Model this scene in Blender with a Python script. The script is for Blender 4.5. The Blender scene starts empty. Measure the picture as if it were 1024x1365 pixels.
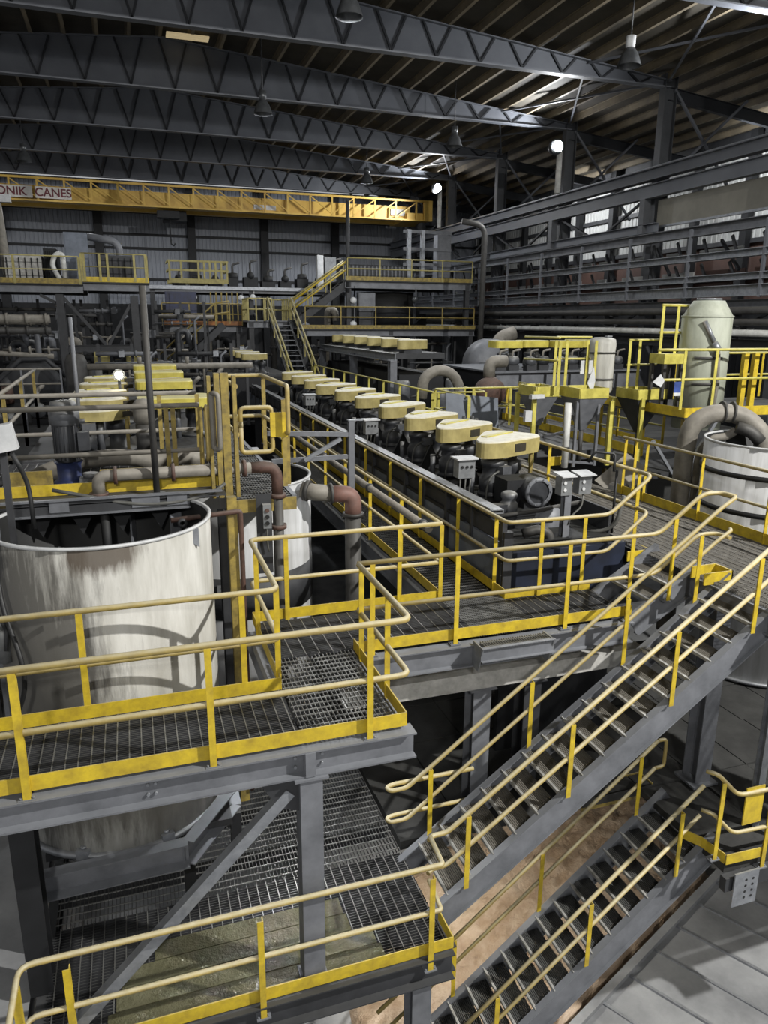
import bpy, math, random
from mathutils import Vector, Matrix

# ------------------------------------------------------------------ camera, world, lights, exposure
SC = bpy.context.scene
COL = SC.collection
random.seed(7)
YAW, PITCH, ROLL, FPX = 0.327348, 0.253840, -0.007427, 982.6


def make_camera():
    cy, sy, cp, sp = math.cos(YAW), math.sin(YAW), math.cos(PITCH), math.sin(PITCH)
    f = Vector((sy * cp, cy * cp, -sp)); r0 = Vector((cy, -sy, 0)); d0 = f.cross(r0)
    r = math.cos(ROLL) * r0 + math.sin(ROLL) * d0
    d = -math.sin(ROLL) * r0 + math.cos(ROLL) * d0
    cam = bpy.data.cameras.new('camera')
    cam.sensor_fit = 'VERTICAL'; cam.sensor_height = 36.0
    cam.lens = FPX / 1365 * 36.0
    cam.clip_end = 300
    o = bpy.data.objects.new('camera', cam); COL.objects.link(o)
    m = Matrix((r, -d, -f)).transposed().to_4x4()
    m.translation = Vector((0, 0, 3.58))
    o.matrix_world = m
    SC.camera = o


make_camera()
W = bpy.data.worlds.new('world'); SC.world = W; W.use_nodes = True
W.node_tree.nodes['Background'].inputs[0].default_value = (0.78, 0.79, 0.81, 1)
W.node_tree.nodes['Background'].inputs[1].default_value = 0.38
SC.view_settings.view_transform = 'Standard'
SC.view_settings.look = 'None'
SC.view_settings.exposure = 0.45
SC.view_settings.gamma = 1.0
SC.view_settings.use_curve_mapping = False


def area_light(name, loc, target, size, power, color=(1, 1, 1)):
    l = bpy.data.lights.new(name, 'AREA'); l.shape = 'DISK'; l.size = size; l.energy = power; l.color = color
    o = bpy.data.objects.new(name, l); COL.objects.link(o); o.location = loc
    o.rotation_euler = (Vector(target) - Vector(loc)).to_track_quat('-Z', 'Y').to_euler()
    return o


def spot_light(name, loc, target, power, angle=140, radius=.2, color=(1, 1, 1), blend=.6):
    l = bpy.data.lights.new(name, 'SPOT'); l.energy = power; l.spot_size = math.radians(angle); l.spot_blend = blend
    l.shadow_soft_size = radius; l.color = color
    o = bpy.data.objects.new(name, l); COL.objects.link(o); o.location = loc
    o.rotation_euler = (Vector(target) - Vector(loc)).to_track_quat('-Z', 'Y').to_euler()
    return o


NEUT = (1.0, .985, .95); COOL = (.95, .975, 1.0); WARM = (1.0, .95, .85)
# high bay lamp and added front fill, wall floods on the right column row
spot_light('bay_light_key', (13.5, -2.2, 11.8), (4, 8, -2), 13000, 150, .16, NEUT)
spot_light('front_fill_light', (-2, -8, 8.6), (3, 10, 0), 2300, 120, .4, NEUT)  # added frontal fill for the beams under the walkways
for fy, pw in ((19.2, 1700), (32.0, 1900), (46.0, 1900)):
    spot_light('flood_light', (18.75, fy - .5, 11.2), (0, fy + 1, 8.5), pw, 172, .2, COOL)
for lx, ly, pw in ((-4.1, 42, 900), (12.8, 41, 900), (5.2, 29.2, 450), (5.7, 19.7, 700)):  # last light added at its lamp, for glints on the wet plates
    spot_light('bay_light', (lx, ly, 10.6), (lx, ly, 0), pw, 178, .3, COOL, .2)
spot_light('pit_fill_light', (3.4, 9.0, -3.0), (5.6, 8.8, -6.3), 330, 130, .2, WARM)  # added lamp to brighten the ore heap under the stairs
for lx in (.5, 1.6):  # added pair giving glints on the wet plates
    spot_light('underside_glint_light', (lx, 8.15, -.5), (lx - .3, 6.2, -2.5), 105, 110, .06, COOL)
for ly in (12, 26, 40):  # added row that brightens the right wall cladding
    spot_light('aisle_fill_light', (23.0, ly, 10.8), (27, ly, 7), 1100, 170, .3, COOL)

# ------------------------------------------------------------------ materials


def srgb(h):
    h = h.lstrip('#')
    c = [int(h[i:i + 2], 16) / 255 for i in (0, 2, 4)]
    return tuple(((x / 12.92) if x <= .04045 else ((x + .055) / 1.055) ** 2.4) for x in c)


def mat(name, c1, c2=None, rough=.6, metal=0.0, scale=3.0, amt=.5, dust=None, dust_amt=.6, bump=0.0, bscale=60, stretch=None, emit=None, c3=None):
    m = bpy.data.materials.new(name); m.use_nodes = True
    n = m.node_tree.nodes; l = m.node_tree.links
    b = n['Principled BSDF']; b.inputs['Roughness'].default_value = rough; b.inputs['Metallic'].default_value = metal
    c1 = srgb(c1); c2 = srgb(c2) if c2 else tuple(x * .55 for x in c1)
    tc = n.new('ShaderNodeTexCoord'); src = tc.outputs['Object']
    if stretch:
        mp = n.new('ShaderNodeMapping'); mp.inputs['Scale'].default_value = stretch
        l.new(src, mp.inputs[0]); src = mp.outputs[0]
    t = n.new('ShaderNodeTexNoise'); t.inputs['Scale'].default_value = scale; t.inputs['Detail'].default_value = 6
    t.inputs['Roughness'].default_value = .65
    l.new(src, t.inputs['Vector'])
    r = n.new('ShaderNodeValToRGB'); e = r.color_ramp.elements
    e[0].position = .5 - .28 * amt; e[1].position = .5 + .3 * amt
    e[0].color = (*c2, 1); e[1].color = (*c1, 1)
    if c3:
        x = e.new(.5 - .1 * amt); x.color = (*srgb(c3), 1)
    l.new(t.outputs[0], r.inputs[0])
    out = r.outputs[0]
    if dust:
        g = n.new('ShaderNodeNewGeometry'); sp = n.new('ShaderNodeSeparateXYZ'); l.new(g.outputs['Normal'], sp.inputs[0])
        mr = n.new('ShaderNodeMapRange'); mr.inputs[1].default_value = .1; mr.inputs[2].default_value = .85
        mr.inputs[4].default_value = dust_amt
        l.new(sp.outputs[2], mr.inputs[0])
        t2 = n.new('ShaderNodeTexNoise'); t2.inputs['Scale'].default_value = scale * 2.3; t2.inputs['Detail'].default_value = 4
        l.new(tc.outputs['Object'], t2.inputs['Vector'])
        mm = n.new('ShaderNodeMath'); mm.operation = 'MULTIPLY'; l.new(mr.outputs[0], mm.inputs[0])
        m2 = n.new('ShaderNodeMapRange'); m2.inputs[1].default_value = .3; m2.inputs[2].default_value = .62; m2.inputs[3].default_value = .6
        l.new(t2.outputs[0], m2.inputs[0]); l.new(m2.outputs[0], mm.inputs[1])
        mx = n.new('ShaderNodeMix'); mx.data_type = 'RGBA'
        l.new(mm.outputs[0], mx.inputs[0]); l.new(out, mx.inputs[6]); mx.inputs[7].default_value = (*srgb(dust), 1)
        out = mx.outputs[2]
    l.new(out, b.inputs['Base Color'])
    if bump:
        tb = n.new('ShaderNodeTexNoise'); tb.inputs['Scale'].default_value = bscale; tb.inputs['Detail'].default_value = 3
        l.new(tc.outputs['Object'], tb.inputs['Vector'])
        bp = n.new('ShaderNodeBump'); bp.inputs['Strength'].default_value = bump; bp.inputs['Distance'].default_value = .02
        l.new(tb.outputs[0], bp.inputs['Height']); l.new(bp.outputs[0], b.inputs['Normal'])
    if emit:
        b.inputs['Emission Color'].default_value = (*srgb(emit[0]), 1); b.inputs['Emission Strength'].default_value = emit[1]
    return m


YEL = mat('yellow_paint', '#dfc32c', '#98802c', .5, 0, 7, 1.0, '#c8bf9c', .3)
YELR = mat('dusty_yellow_rail', '#bda65c', '#83744c', .55, 0, 6, 1.0, '#c8c0a2', .85)
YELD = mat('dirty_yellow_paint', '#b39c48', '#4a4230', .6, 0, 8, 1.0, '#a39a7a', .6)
YELP = mat('pale_yellow_paint', '#d6cb62', '#99903a', .55, 0, 4, .8, '#d8d3b0', .5)
STEEL = mat('grey_painted_steel', '#7b7d82', '#55575b', .5, .0, 3, .9, '#8c8f94', .5)
STEELD = mat('dark_painted_steel', '#3e3f42', '#242527', .6, .0, 3, .9, '#5a5a58', .35)
STEELB = mat('black_dirty_steel', '#26272a', '#141516', .65, .2, 3, .9, '#47463f', .35)
STEELL = mat('light_galvanised_steel', '#a3a6ab', '#75787d', .45, .5, 8, .9, '#b0b0ac', .3)
SCALED = mat('scaled_pale_steel', '#cfcdc8', '#8d8c86', .7, .1, 7, 1.0)
BLUEG = mat('blue_grey_panel', '#7c838f', '#50565f', .6, .0, 2, .9, '#8a8f96', .4)
NAVY = mat('dark_blue_panel', '#262e42', '#171a22', .55, .1, 2, .9)
GRATE = mat('galvanised_grating', '#56575a', '#303031', .5, .55, 6, .8, '#8d8d88', .4)
GRATEL = mat('bright_grating_bars', '#9b9b98', '#6a6a67', .45, .55, 6, .8)
TREAD = mat('stair_tread_grating', '#85817a', '#52504b', .6, .3, 9, .9, '#7d786d', .5)
NOSE = mat('tread_nosing', '#c2c1bc', '#8a8985', .5, .3, 9, .8)
CONC = mat('concrete_floor', '#a3a4a4', '#67686a', .75, 0, .8, .9, bump=.15, bscale=14)
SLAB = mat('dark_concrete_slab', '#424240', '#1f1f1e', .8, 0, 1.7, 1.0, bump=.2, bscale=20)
SAND = mat('spilled_ore_sand', '#cdbba6', '#6b5846', .5, 0, 2.2, 1.0, c3='#a18a72', bump=1.0, bscale=16)
WETPL = mat('wet_silt_plate', '#77755f', '#48462f', .06, .1, 3, .9, bump=.9, bscale=32)
TANKW = mat('white_tank_paint', '#d9d8d2', '#77756c', .55, 0, 1.5, 1.0, stretch=(2.2, 2.2, .35), bump=.05)
TANKS = mat('stained_shaded_tank_paint', '#d6d5cf', '#8b887e', .55, 0, 1.5, 1.0, stretch=(2.2, 2.2, .35), bump=.05)


def add_stains_and_shade(m, c, marks):
    """dirt and painted shade with an outline: (offset, radii, colour, strength) ellipses broken up by noise, object space"""
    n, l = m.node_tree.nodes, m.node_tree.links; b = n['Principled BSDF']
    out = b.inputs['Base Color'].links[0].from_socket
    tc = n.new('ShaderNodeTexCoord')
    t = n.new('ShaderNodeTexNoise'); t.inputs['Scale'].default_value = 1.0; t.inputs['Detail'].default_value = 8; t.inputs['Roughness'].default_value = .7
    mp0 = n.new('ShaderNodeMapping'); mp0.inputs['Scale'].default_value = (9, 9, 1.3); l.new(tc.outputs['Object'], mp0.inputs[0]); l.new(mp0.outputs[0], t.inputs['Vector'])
    for off, rad, col, k in marks:
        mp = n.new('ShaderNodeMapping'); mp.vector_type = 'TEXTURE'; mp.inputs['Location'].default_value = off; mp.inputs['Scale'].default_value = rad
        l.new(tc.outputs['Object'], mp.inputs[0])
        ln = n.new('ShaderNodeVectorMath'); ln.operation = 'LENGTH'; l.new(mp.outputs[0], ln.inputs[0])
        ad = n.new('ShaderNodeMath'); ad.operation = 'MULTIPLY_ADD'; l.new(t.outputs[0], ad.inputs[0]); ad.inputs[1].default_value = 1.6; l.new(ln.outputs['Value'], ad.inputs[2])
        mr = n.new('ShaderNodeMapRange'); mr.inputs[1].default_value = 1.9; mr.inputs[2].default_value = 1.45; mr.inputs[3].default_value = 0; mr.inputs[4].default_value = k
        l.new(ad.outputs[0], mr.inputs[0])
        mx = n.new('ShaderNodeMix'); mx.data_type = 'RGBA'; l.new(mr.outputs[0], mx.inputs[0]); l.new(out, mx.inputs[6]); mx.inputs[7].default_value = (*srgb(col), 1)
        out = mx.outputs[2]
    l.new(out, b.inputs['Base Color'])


add_stains_and_shade(TANKS, None, [((-.85, -.8, 1.8), (1.0, 1.0, 2.0), '#504e49', .9), ((-.2, -1.1, .9), (1.1, .8, .7), '#66635b', .7), ((.02, -1.1, 3.25), (.42, .5, .26), '#43372a', .85), ((.5, -1, .6), (.5, .8, .7), '#6b6862', .6)])  # first mark mixes dirt with painted shade on the tank's left
TANKB = mat('white_ribbed_tank_paint', '#d5d6d8', '#93938f', .5, 0, 2.0, 1.0, stretch=(3, 3, .25))
SILOM = mat('pale_green_tank_paint', '#bfc3b3', '#85897a', .6, 0, 1.6, 1.0, stretch=(2, 2, .6))
RUST = mat('rusty_brown_pipe', '#6b5046', '#3e302b', .7, .2, 8, .9, '#7d746c', .5)
PIPE = mat('dusty_grey_pipe', '#8f8a80', '#5c5952', .65, .1, 4, .9, '#a8a298', .6)
PIPEW = mat('white_pipe', '#e2e2de', '#b5b5b0', .5, 0, 4, .7)
PIPED = mat('dark_pipe', '#4b4a48', '#2c2b2a', .6, .2, 4, .9, '#6d6a64', .5)
BANDC = mat('red_brown_pipe_elbow', '#8a6459', '#6b5750', .6, .1, 5, .9)
CREAM = mat('cream_guard_paint', '#bcae70', '#84784b', .55, 0, 3.5, 1.0, '#dfdccd', 1.0)
CREAMY = mat('yellow_guard_paint', '#ded05c', '#aa9c3e', .5, 0, 3.5, .8, '#e2dcae', .8)
VENTM = mat('dark_vent', '#3a3528', '#211d15', .7, 0, 9, .8)
MOTOR = mat('dark_motor_casing', '#45474b', '#2a2b2e', .5, .3, 5, .9, '#7b7a75', .6)
MOTORG = mat('grey_motor_casing', '#6c6e72', '#46484b', .5, .25, 5, .9, '#9a9891', .7)
MOTORB = mat('blue_motor_casing', '#33406e', '#1d2236', .5, .2, 5, .9)
BLACK = mat('black_rubber', '#202122', '#121212', .55, 0, 5, .8)
HOSE = mat('grey_hose', '#6a6a66', '#454541', .55, 0, 5, .8)
BOXG = mat('grey_control_box', '#8d8f90', '#616365', .5, .2, 5, .8, '#c9c8c2', .7)
WHITE = mat('white_panel', '#d3d4d4', '#b0b2b3', .5, 0, 3, .6)
CLAD = mat('wall_cladding_sheet', '#969aa2', '#777b83', .6, .0, .6, 1.0, stretch=(1.2, 1.2, .5))
CLADL = mat('light_wall_cladding_sheet', '#c2c3c2', '#92938f', .6, .1, .6, 1.0, stretch=(1.2, 1.2, .5))
ROOF = mat('dark_roof_deck', '#555046', '#322f2a', .8, 0, .7, 1.0)
PURL = mat('dusty_purlin', '#8d8068', '#4d4840', .7, .1, .8, 1.0)
GIRD = mat('grey_girder_plate', '#6e7177', '#50535a', .55, .0, .5, 1.0)
GIRDD = mat('dark_girder_brace', '#2f3136', '#1e2023', .6, .2, 1, .9)
COLM = mat('column_steel', '#5a5c60', '#3e4043', .55, .25, 1, .9)
CRANE = mat('crane_yellow', '#e8c55e', '#bd9440', .5, 0, .8, .9)
BEIGE = mat('beige_duct_panel', '#8a877c', '#6a675e', .6, .1, .7, .9)
REDW = mat('red_brown_cladding', '#5f463d', '#3b2d28', .7, 0, .6, .9)
FILMY = mat('froth_water', '#232320', '#121210', .25, 0, 2, .9)
LAMPG = mat('lamp_glass', '#ffffff', '#ffffff', .3, emit=('#f6f8ff', 90))
LAMPS = mat('small_lamp_glass', '#ffffff', '#ffffff', .3, emit=('#fff6e0', 30))
LAMPO = mat('unlit_lamp_shade', '#5c5e60', '#404244', .35, .4, 4, .8)
SIGNW = mat('sign_white', '#e8e4de', '#cfcac2', .6)
SIGNR = mat('sign_maroon', '#7a3a40', '#5c2c33', .6)
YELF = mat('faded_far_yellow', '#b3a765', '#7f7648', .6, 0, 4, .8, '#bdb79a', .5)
BLUE = mat('blue_paint', '#3c559c', '#2a3a68', .5)
BLUED = mat('dark_blue_equipment', '#1f2a52', '#131830', .5)
ROOFL = mat('roof_light', '#cbb58e', '#a8946c', .6, emit=('#d8c49a', .35))
ORANGE = mat('orange_brown', '#a5682c', '#6b4420', .6)

# ------------------------------------------------------------------ mesh builder
ORG = {}


def V(*a):
    return Vector(a[0] if len(a) == 1 else a)


def fillet(pts, rad, seg=4, closed=False):
    pts = [V(p) for p in pts]
    if rad <= 0 or len(pts) < 3:
        return pts
    out = [pts[0]]
    for i in range(1, len(pts) - 1):
        a, b, c = pts[i - 1], pts[i], pts[i + 1]
        u, w = (a - b), (c - b)
        r = min(rad, u.length * .48, w.length * .48)
        p, q = b + u.normalized() * r, b + w.normalized() * r
        for k in range(seg + 1):
            t = k / seg
            out.append(p * (1 - t) ** 2 + b * 2 * t * (1 - t) + q * t * t)
    out.append(pts[-1])
    return out


class MB:
    def __init__(s):
        s.v, s.f, s.sm = [], [], []

    def add(s, vs, fs, smooth=False):
        o = len(s.v)
        s.v += [tuple(x) for x in vs]
        for f in fs:
            s.f.append(tuple(i + o for i in f)); s.sm.append(smooth)
        return s

    def b2(s, p, q):
        (x0, y0, z0), (x1, y1, z1) = p, q
        if x0 > x1: x0, x1 = x1, x0
        if y0 > y1: y0, y1 = y1, y0
        if z0 > z1: z0, z1 = z1, z0
        vs = [(x0, y0, z0), (x1, y0, z0), (x1, y1, z0), (x0, y1, z0), (x0, y0, z1), (x1, y0, z1), (x1, y1, z1), (x0, y1, z1)]
        return s.add(vs, [(0, 3, 2, 1), (4, 5, 6, 7), (0, 1, 5, 4), (1, 2, 6, 5), (2, 3, 7, 6), (3, 0, 4, 7)])

    def box(s, c, d, rz=0, rx=0, ry=0):
        R = Matrix.Rotation(rz, 3, 'Z') @ Matrix.Rotation(ry, 3, 'Y') @ Matrix.Rotation(rx, 3, 'X')
        c = V(c); h = V(d) / 2
        vs = [c + R @ V(h.x * a, h.y * b, h.z * e) for e in (-1, 1) for a, b in ((-1, -1), (1, -1), (1, 1), (-1, 1))]
        return s.add(vs, [(0, 3, 2, 1), (4, 5, 6, 7), (0, 1, 5, 4), (1, 2, 6, 5), (2, 3, 7, 6), (3, 0, 4, 7)])

    def frame(s, p, q, up=(0, 0, 1)):
        d = (V(q) - V(p)).normalized(); up = V(up)
        if abs(d.dot(up)) > .98: up = V(0, 1, 0)
        a = d.cross(up).normalized(); b = a.cross(d)
        return d, a, b

    def bar(s, p, q, w, h, up=(0, 0, 1), oa=0, ob=0):
        d, a, b = s.frame(p, q, up); p, q = V(p) + a * oa + b * ob, V(q) + a * oa + b * ob
        vs = []
        for c in (p, q):
            vs += [c - a * w / 2 - b * h / 2, c + a * w / 2 - b * h / 2, c + a * w / 2 + b * h / 2, c - a * w / 2 + b * h / 2]
        return s.add(vs, [(0, 1, 2, 3), (7, 6, 5, 4), (0, 4, 5, 1), (1, 5, 6, 2), (2, 6, 7, 3), (3, 7, 4, 0)])

    def ibeam(s, p, q, h, w, t=.014, up=(0, 0, 1)):
        s.bar(p, q, w, t, up, 0, h / 2 - t / 2); s.bar(p, q, w, t, up, 0, -h / 2 + t / 2)
        return s.bar(p, q, t * .8, h - 2 * t, up)

    def chan(s, p, q, h, w, t=.012, side=1, up=(0, 0, 1)):
        s.bar(p, q, w, t, up, 0, h / 2 - t / 2); s.bar(p, q, w, t, up, 0, -h / 2 + t / 2)
        return s.bar(p, q, t, h - 2 * t, up, side * (w / 2 - t / 2), 0)

    def ang(s, p, q, a=.06, t=.008, up=(0, 1, 0)):
        s.bar(p, q, a, t, up, 0, -a / 2); return s.bar(p, q, t, a - t, up, -a / 2 + t / 2, t / 2)

    def tube(s, pts, r, n=8, caps=True, fil=0, rad=None):
        pts = fillet(pts, fil) if fil else [V(p) for p in pts]
        m = len(pts); prev = None; o = len(s.v)
        for i, p in enumerate(pts):
            d = (pts[min(i + 1, m - 1)] - pts[max(i - 1, 0)])
            d = d.normalized() if d.length > 1e-9 else V(0, 0, 1)
            if prev is None:
                u = V(0, 0, 1) if abs(d.z) < .95 else V(0, 1, 0)
                a = d.cross(u).normalized()
            else:
                a = (prev - d * prev.dot(d)).normalized()
            prev = a; b = d.cross(a)
            rr = rad[i] if rad else r
            for k in range(n):
                t = 2 * math.pi * k / n
                s.v.append(tuple(p + (a * math.cos(t) + b * math.sin(t)) * rr))
        for i in range(m - 1):
            for k in range(n):
                k2 = (k + 1) % n
                s.f.append((o + i * n + k, o + i * n + k2, o + (i + 1) * n + k2, o + (i + 1) * n + k)); s.sm.append(True)
        if caps:
            s.f.append(tuple(o + k for k in reversed(range(n)))); s.sm.append(False)
            s.f.append(tuple(o + (m - 1) * n + k for k in range(n))); s.sm.append(False)
        return s

    def cyl(s, p, q, r, n=14, r2=None):
        return s.tube([p, q], r, n, True, 0, [r, r if r2 is None else r2])

    def lathe(s, c, prof, n=24, axis='z', a0=0, a1=2 * math.pi):
        c = V(c); o = len(s.v); full = abs(a1 - a0 - 2 * math.pi) < 1e-6; k_n = n if full else n + 1
        for r, z in prof:
            for k in range(k_n):
                t = a0 + (a1 - a0) * k / n
                if axis == 'z': p = V(r * math.cos(t), r * math.sin(t), z)
                elif axis == 'y': p = V(r * math.cos(t), z, r * math.sin(t))
                else: p = V(z, r * math.cos(t), r * math.sin(t))
                s.v.append(tuple(c + p))
        for i in range(len(prof) - 1):
            for k in range(n):
                k2 = (k + 1) % k_n
                s.f.append((o + i * k_n + k, o + i * k_n + k2, o + (i + 1) * k_n + k2, o + (i + 1) * k_n + k)); s.sm.append(True)
        return s

    def prism(s, poly, z0, z1, inset=0.0, smooth=False):
        n = len(poly)
        cx = sum(p[0] for p in poly) / n; cy = sum(p[1] for p in poly) / n
        vs = [(x, y, z0) for x, y in poly]
        rings = [z0]
        if inset:
            vs += [(x, y, z1 - inset) for x, y in poly]
            vs += [(x + (cx - x) * inset / max(.01, math.hypot(cx - x, cy - y)), y + (cy - y) * inset / max(.01, math.hypot(cx - x, cy - y)), z1) for x, y in poly]
            k = 3
        else:
            vs += [(x, y, z1) for x, y in poly]; k = 2
        fs = [tuple(reversed(range(n))), tuple((k - 1) * n + i for i in range(n))]
        for j in range(k - 1):
            for i in range(n):
                i2 = (i + 1) % n
                fs.append((j * n + i, j * n + i2, (j + 1) * n + i2, (j + 1) * n + i))
        return s.add(vs, fs)

    def quadplate(s, pts, t):
        """thick plate from a planar polygon"""
        pts = [V(p) for p in pts]; nrm = (pts[1] - pts[0]).cross(pts[2] - pts[0]).normalized() * t
        n = len(pts); vs = [p for p in pts] + [p + nrm for p in pts]
        fs = [tuple(reversed(range(n))), tuple(range(n, 2 * n))] + [(i, (i + 1) % n, n + (i + 1) % n, n + i) for i in range(n)]
        return s.add(vs, fs)

    def done(s, name, m, parent=None, kind=None, label=None):
        org = ORG.get(parent.name, V(0, 0, 0)) if parent else V(0, 0, 0)
        me = bpy.data.meshes.new(name)
        me.from_pydata([(x - org.x, y - org.y, z - org.z) for x, y, z in s.v], [], s.f)
        me.polygons.foreach_set('use_smooth', s.sm)
        me.materials.append(m); me.update()
        o = bpy.data.objects.new(name, me); COL.objects.link(o)
        if parent: o.parent = parent
        ORG[o.name] = org
        if kind: o['kind'] = kind
        if label: o['label'] = label
        return o


def thing(name, label, cat, loc=(0, 0, 0), group=None, kind=None):
    o = bpy.data.objects.new(name, None); COL.objects.link(o)
    o.location = loc; o.empty_display_size = .1
    if label: o['label'] = label
    if cat: o['category'] = cat
    if group: o['group'] = group
    if kind: o['kind'] = kind
    ORG[o.name] = V(loc)
    return o


def copy_tree(root, loc, rz=0, label=None):
    r = root.copy(); COL.objects.link(r); r.location = loc; r.rotation_euler = (0, 0, rz)
    if label: r['label'] = label
    for ch in root.children:
        c = ch.copy(); COL.objects.link(c); c.parent = r
        for g in ch.children:
            d = g.copy(); COL.objects.link(d); d.parent = c
    return r


NTH = ['nearest', 'second', 'third', 'fourth', 'fifth', 'sixth', 'seventh', 'eighth', 'ninth', 'tenth', 'eleventh', 'twelfth', 'thirteenth', 'fourteenth', 'fifteenth', 'sixteenth']


def lerp(a, b, t):
    return V(a) * (1 - t) + V(b) * t

# ------------------------------------------------------------------ shared builders


def grating(x0, x1, y0, y1, z, parent, along='x', pitch=.03, cross=.1, m=None, mc=None, name='grating_panel', w=.006, d=.03):
    m = m or GRATE
    B = MB(); C = MB()
    if along == 'x':
        y = y0 + pitch / 2
        while y < y1:
            B.b2((x0, y - w / 2, z - d), (x1, y + w / 2, z)); y += pitch
        x = x0 + cross / 2
        while x < x1:
            C.b2((x - .005, y0, z - .01), (x + .005, y1, z + .002)); x += cross
    else:
        x = x0 + pitch / 2
        while x < x1:
            B.b2((x - w / 2, y0, z - d), (x + w / 2, y1, z)); x += pitch
        y = y0 + cross / 2
        while y < y1:
            C.b2((x0, y - .005, z - .01), (x1, y + .005, z + .002)); y += cross
    B.done(name, m, parent, 'stuff')
    C.done('cross_bars', mc or GRATEL, parent, 'stuff')


def handrail(label, group, path, posts=None, spacing=None, h=1.07, mid=.55, toe=(), r=.026, fil=.1, ends=(), mrail=None, mpost=None, mtoe=None, n=8, feet=True, postw=.055, toeh=(.03, .16), name='handrail', extra_mid=None):
    mrail = mrail or YELR; mpost = mpost or YEL; mtoe = mtoe or YEL
    P = [V(p) for p in path]
    T = thing(name, label, 'handrail', tuple(P[0]), group)
    up = V(0, 0, h)
    MB().tube([p + up for p in P], r, n, True, fil).done('top_rail', mrail, T)
    if mid:
        MB().tube([p + V(0, 0, mid) for p in P], r * .92, n, True, fil).done('mid_rail', mrail, T)
    for e in ends:
        a, b = (P[0], P[1]) if e == 0 else (P[-1], P[-2])
        d = (a - b); d.z = 0; d = d.normalized() * .13
        MB().tube([a + up, a + up + d, a + V(0, 0, mid) + d, a + V(0, 0, mid)], r * .95, n, True, .09).done('end_return', mrail, T)
    if posts is None:
        posts = []
        for a, b in zip(P[:-1], P[1:]):
            L = (b - a).length; k = max(1, round(L / (spacing or 1.4)))
            posts += [lerp(a, b, i / k) for i in range(k)]
        posts.append(P[-1])
    for p in posts:
        p = V(p)
        po = MB().ang(p + V(0, 0, -.02), p + V(0, 0, h - r * .6), postw, .008).done('post', mpost, T)
        if feet:
            F = MB().box(p + V(0, .0, -.012), (.13, .09, .014))
            F.cyl(p + V(-.045, -.02, -.01), p + V(-.045, -.02, .012), .011, 6); F.cyl(p + V(.045, -.02, -.01), p + V(.045, -.02, .012), .011, 6)
            F.done('foot_plate', STEEL, po)
    for a, b in toe:
        a, b = V(a), V(b)
        MB().bar(a + V(0, 0, sum(toeh) / 2), b + V(0, 0, sum(toeh) / 2), .012, toeh[1] - toeh[0]).done('toe_board', mtoe, T)
    return T


def stair(label, top, bot, wid, n, stringer_h=.25, ms=None, mt=None, mn=None, tread_d=.26, group=None, pitch=.03, detail=True, name='staircase'):
    """top, bot: points at the nosing line on one side; wid: horizontal vector across the flight; n treads"""
    ms = ms or STEEL; mt = mt or TREAD; mn = mn or NOSE
    top, bot, wid = V(top), V(bot), V(wid)
    T = thing(name, label, 'staircase', tuple(bot), group)
    d = bot - top; hd = V(d.x, d.y, 0).normalized(); wn = wid.normalized()
    sl = d.normalized(); upn = wn.cross(sl); upn = upn if upn.z > 0 else -upn
    for s, off in ((-1, V(0, 0, 0)), (1, wid)):
        a = top + off - sl * .18 - upn * (stringer_h / 2 - .015); b = bot + off + sl * .05 - upn * (stringer_h / 2 - .015)
        q = MB(); q.bar(a, b, .09, .014, upn, 0, stringer_h / 2); q.bar(a, b, .09, .014, upn, 0, -stringer_h / 2); q.bar(a, b, .01, stringer_h - .01, upn)
        q.done('stringer', ms, T)
    me = None
    for i in range(n):
        c = lerp(top, bot, (i + 1) / (n + 1))
        if me is None:
            B = MB()
            if detail:
                t = .02
                while t < tread_d:
                    B.bar(c - hd * t + wn * .01, c - hd * t + wid - wn * .01, .015, .028); t += .024
                for k in range(11):
                    B.bar(c + wid * ((k + .5) / 11) - hd * .02 + V(0, 0, .002), c + wid * ((k + .5) / 11) - hd * tread_d + V(0, 0, .002), .008, .014)
            else:
                B.bar(c - hd * tread_d / 2, c - hd * tread_d / 2 + wid, tread_d, .03)
            B2 = MB().bar(c + hd * .012, c + hd * .012 + wid, .03, .035)
            t0 = B.done('tread', mt, T); n0 = B2.done('nosing', mn, t0); me = (t0, n0, c)
        else:
            t1 = me[0].copy(); COL.objects.link(t1); t1.location = c - me[2]
            n1 = me[1].copy(); COL.objects.link(n1); n1.parent = t1
    return T


def column(name, x, y, z0, z1, w=.3, d=.3, m=None, cap=True):
    B = MB(); t = .02
    B.b2((x - w / 2, y - d / 2, z0), (x + w / 2, y - d / 2 + t, z1)); B.b2((x - w / 2, y + d / 2 - t, z0), (x + w / 2, y + d / 2, z1)); B.b2((x - t / 2, y - d / 2 + t, z0), (x + t / 2, y + d / 2 - t, z1))
    if cap:
        B.box((x, y, z0 + .015), (w * 1.6, d * 1.6, .03))
    return B


def blob_hull(pts):
    return pts

# ------------------------------------------------------------------ building shell
XC, XW, XL, YB, YF, ZG = 20.0, 27.0, -17.0, 57.0, -9.0, -6.0


def roofz(x):
    return 14.15 - .085 * abs(x - 2)


B = MB(); B.b2((XL - .3, YF - .3, ZG - .7), (XW + .3, YB + .3, ZG - .35)); FLOOR = B.done('floor', CONC); FLOOR['kind'] = 'structure'
B = MB()
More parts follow.
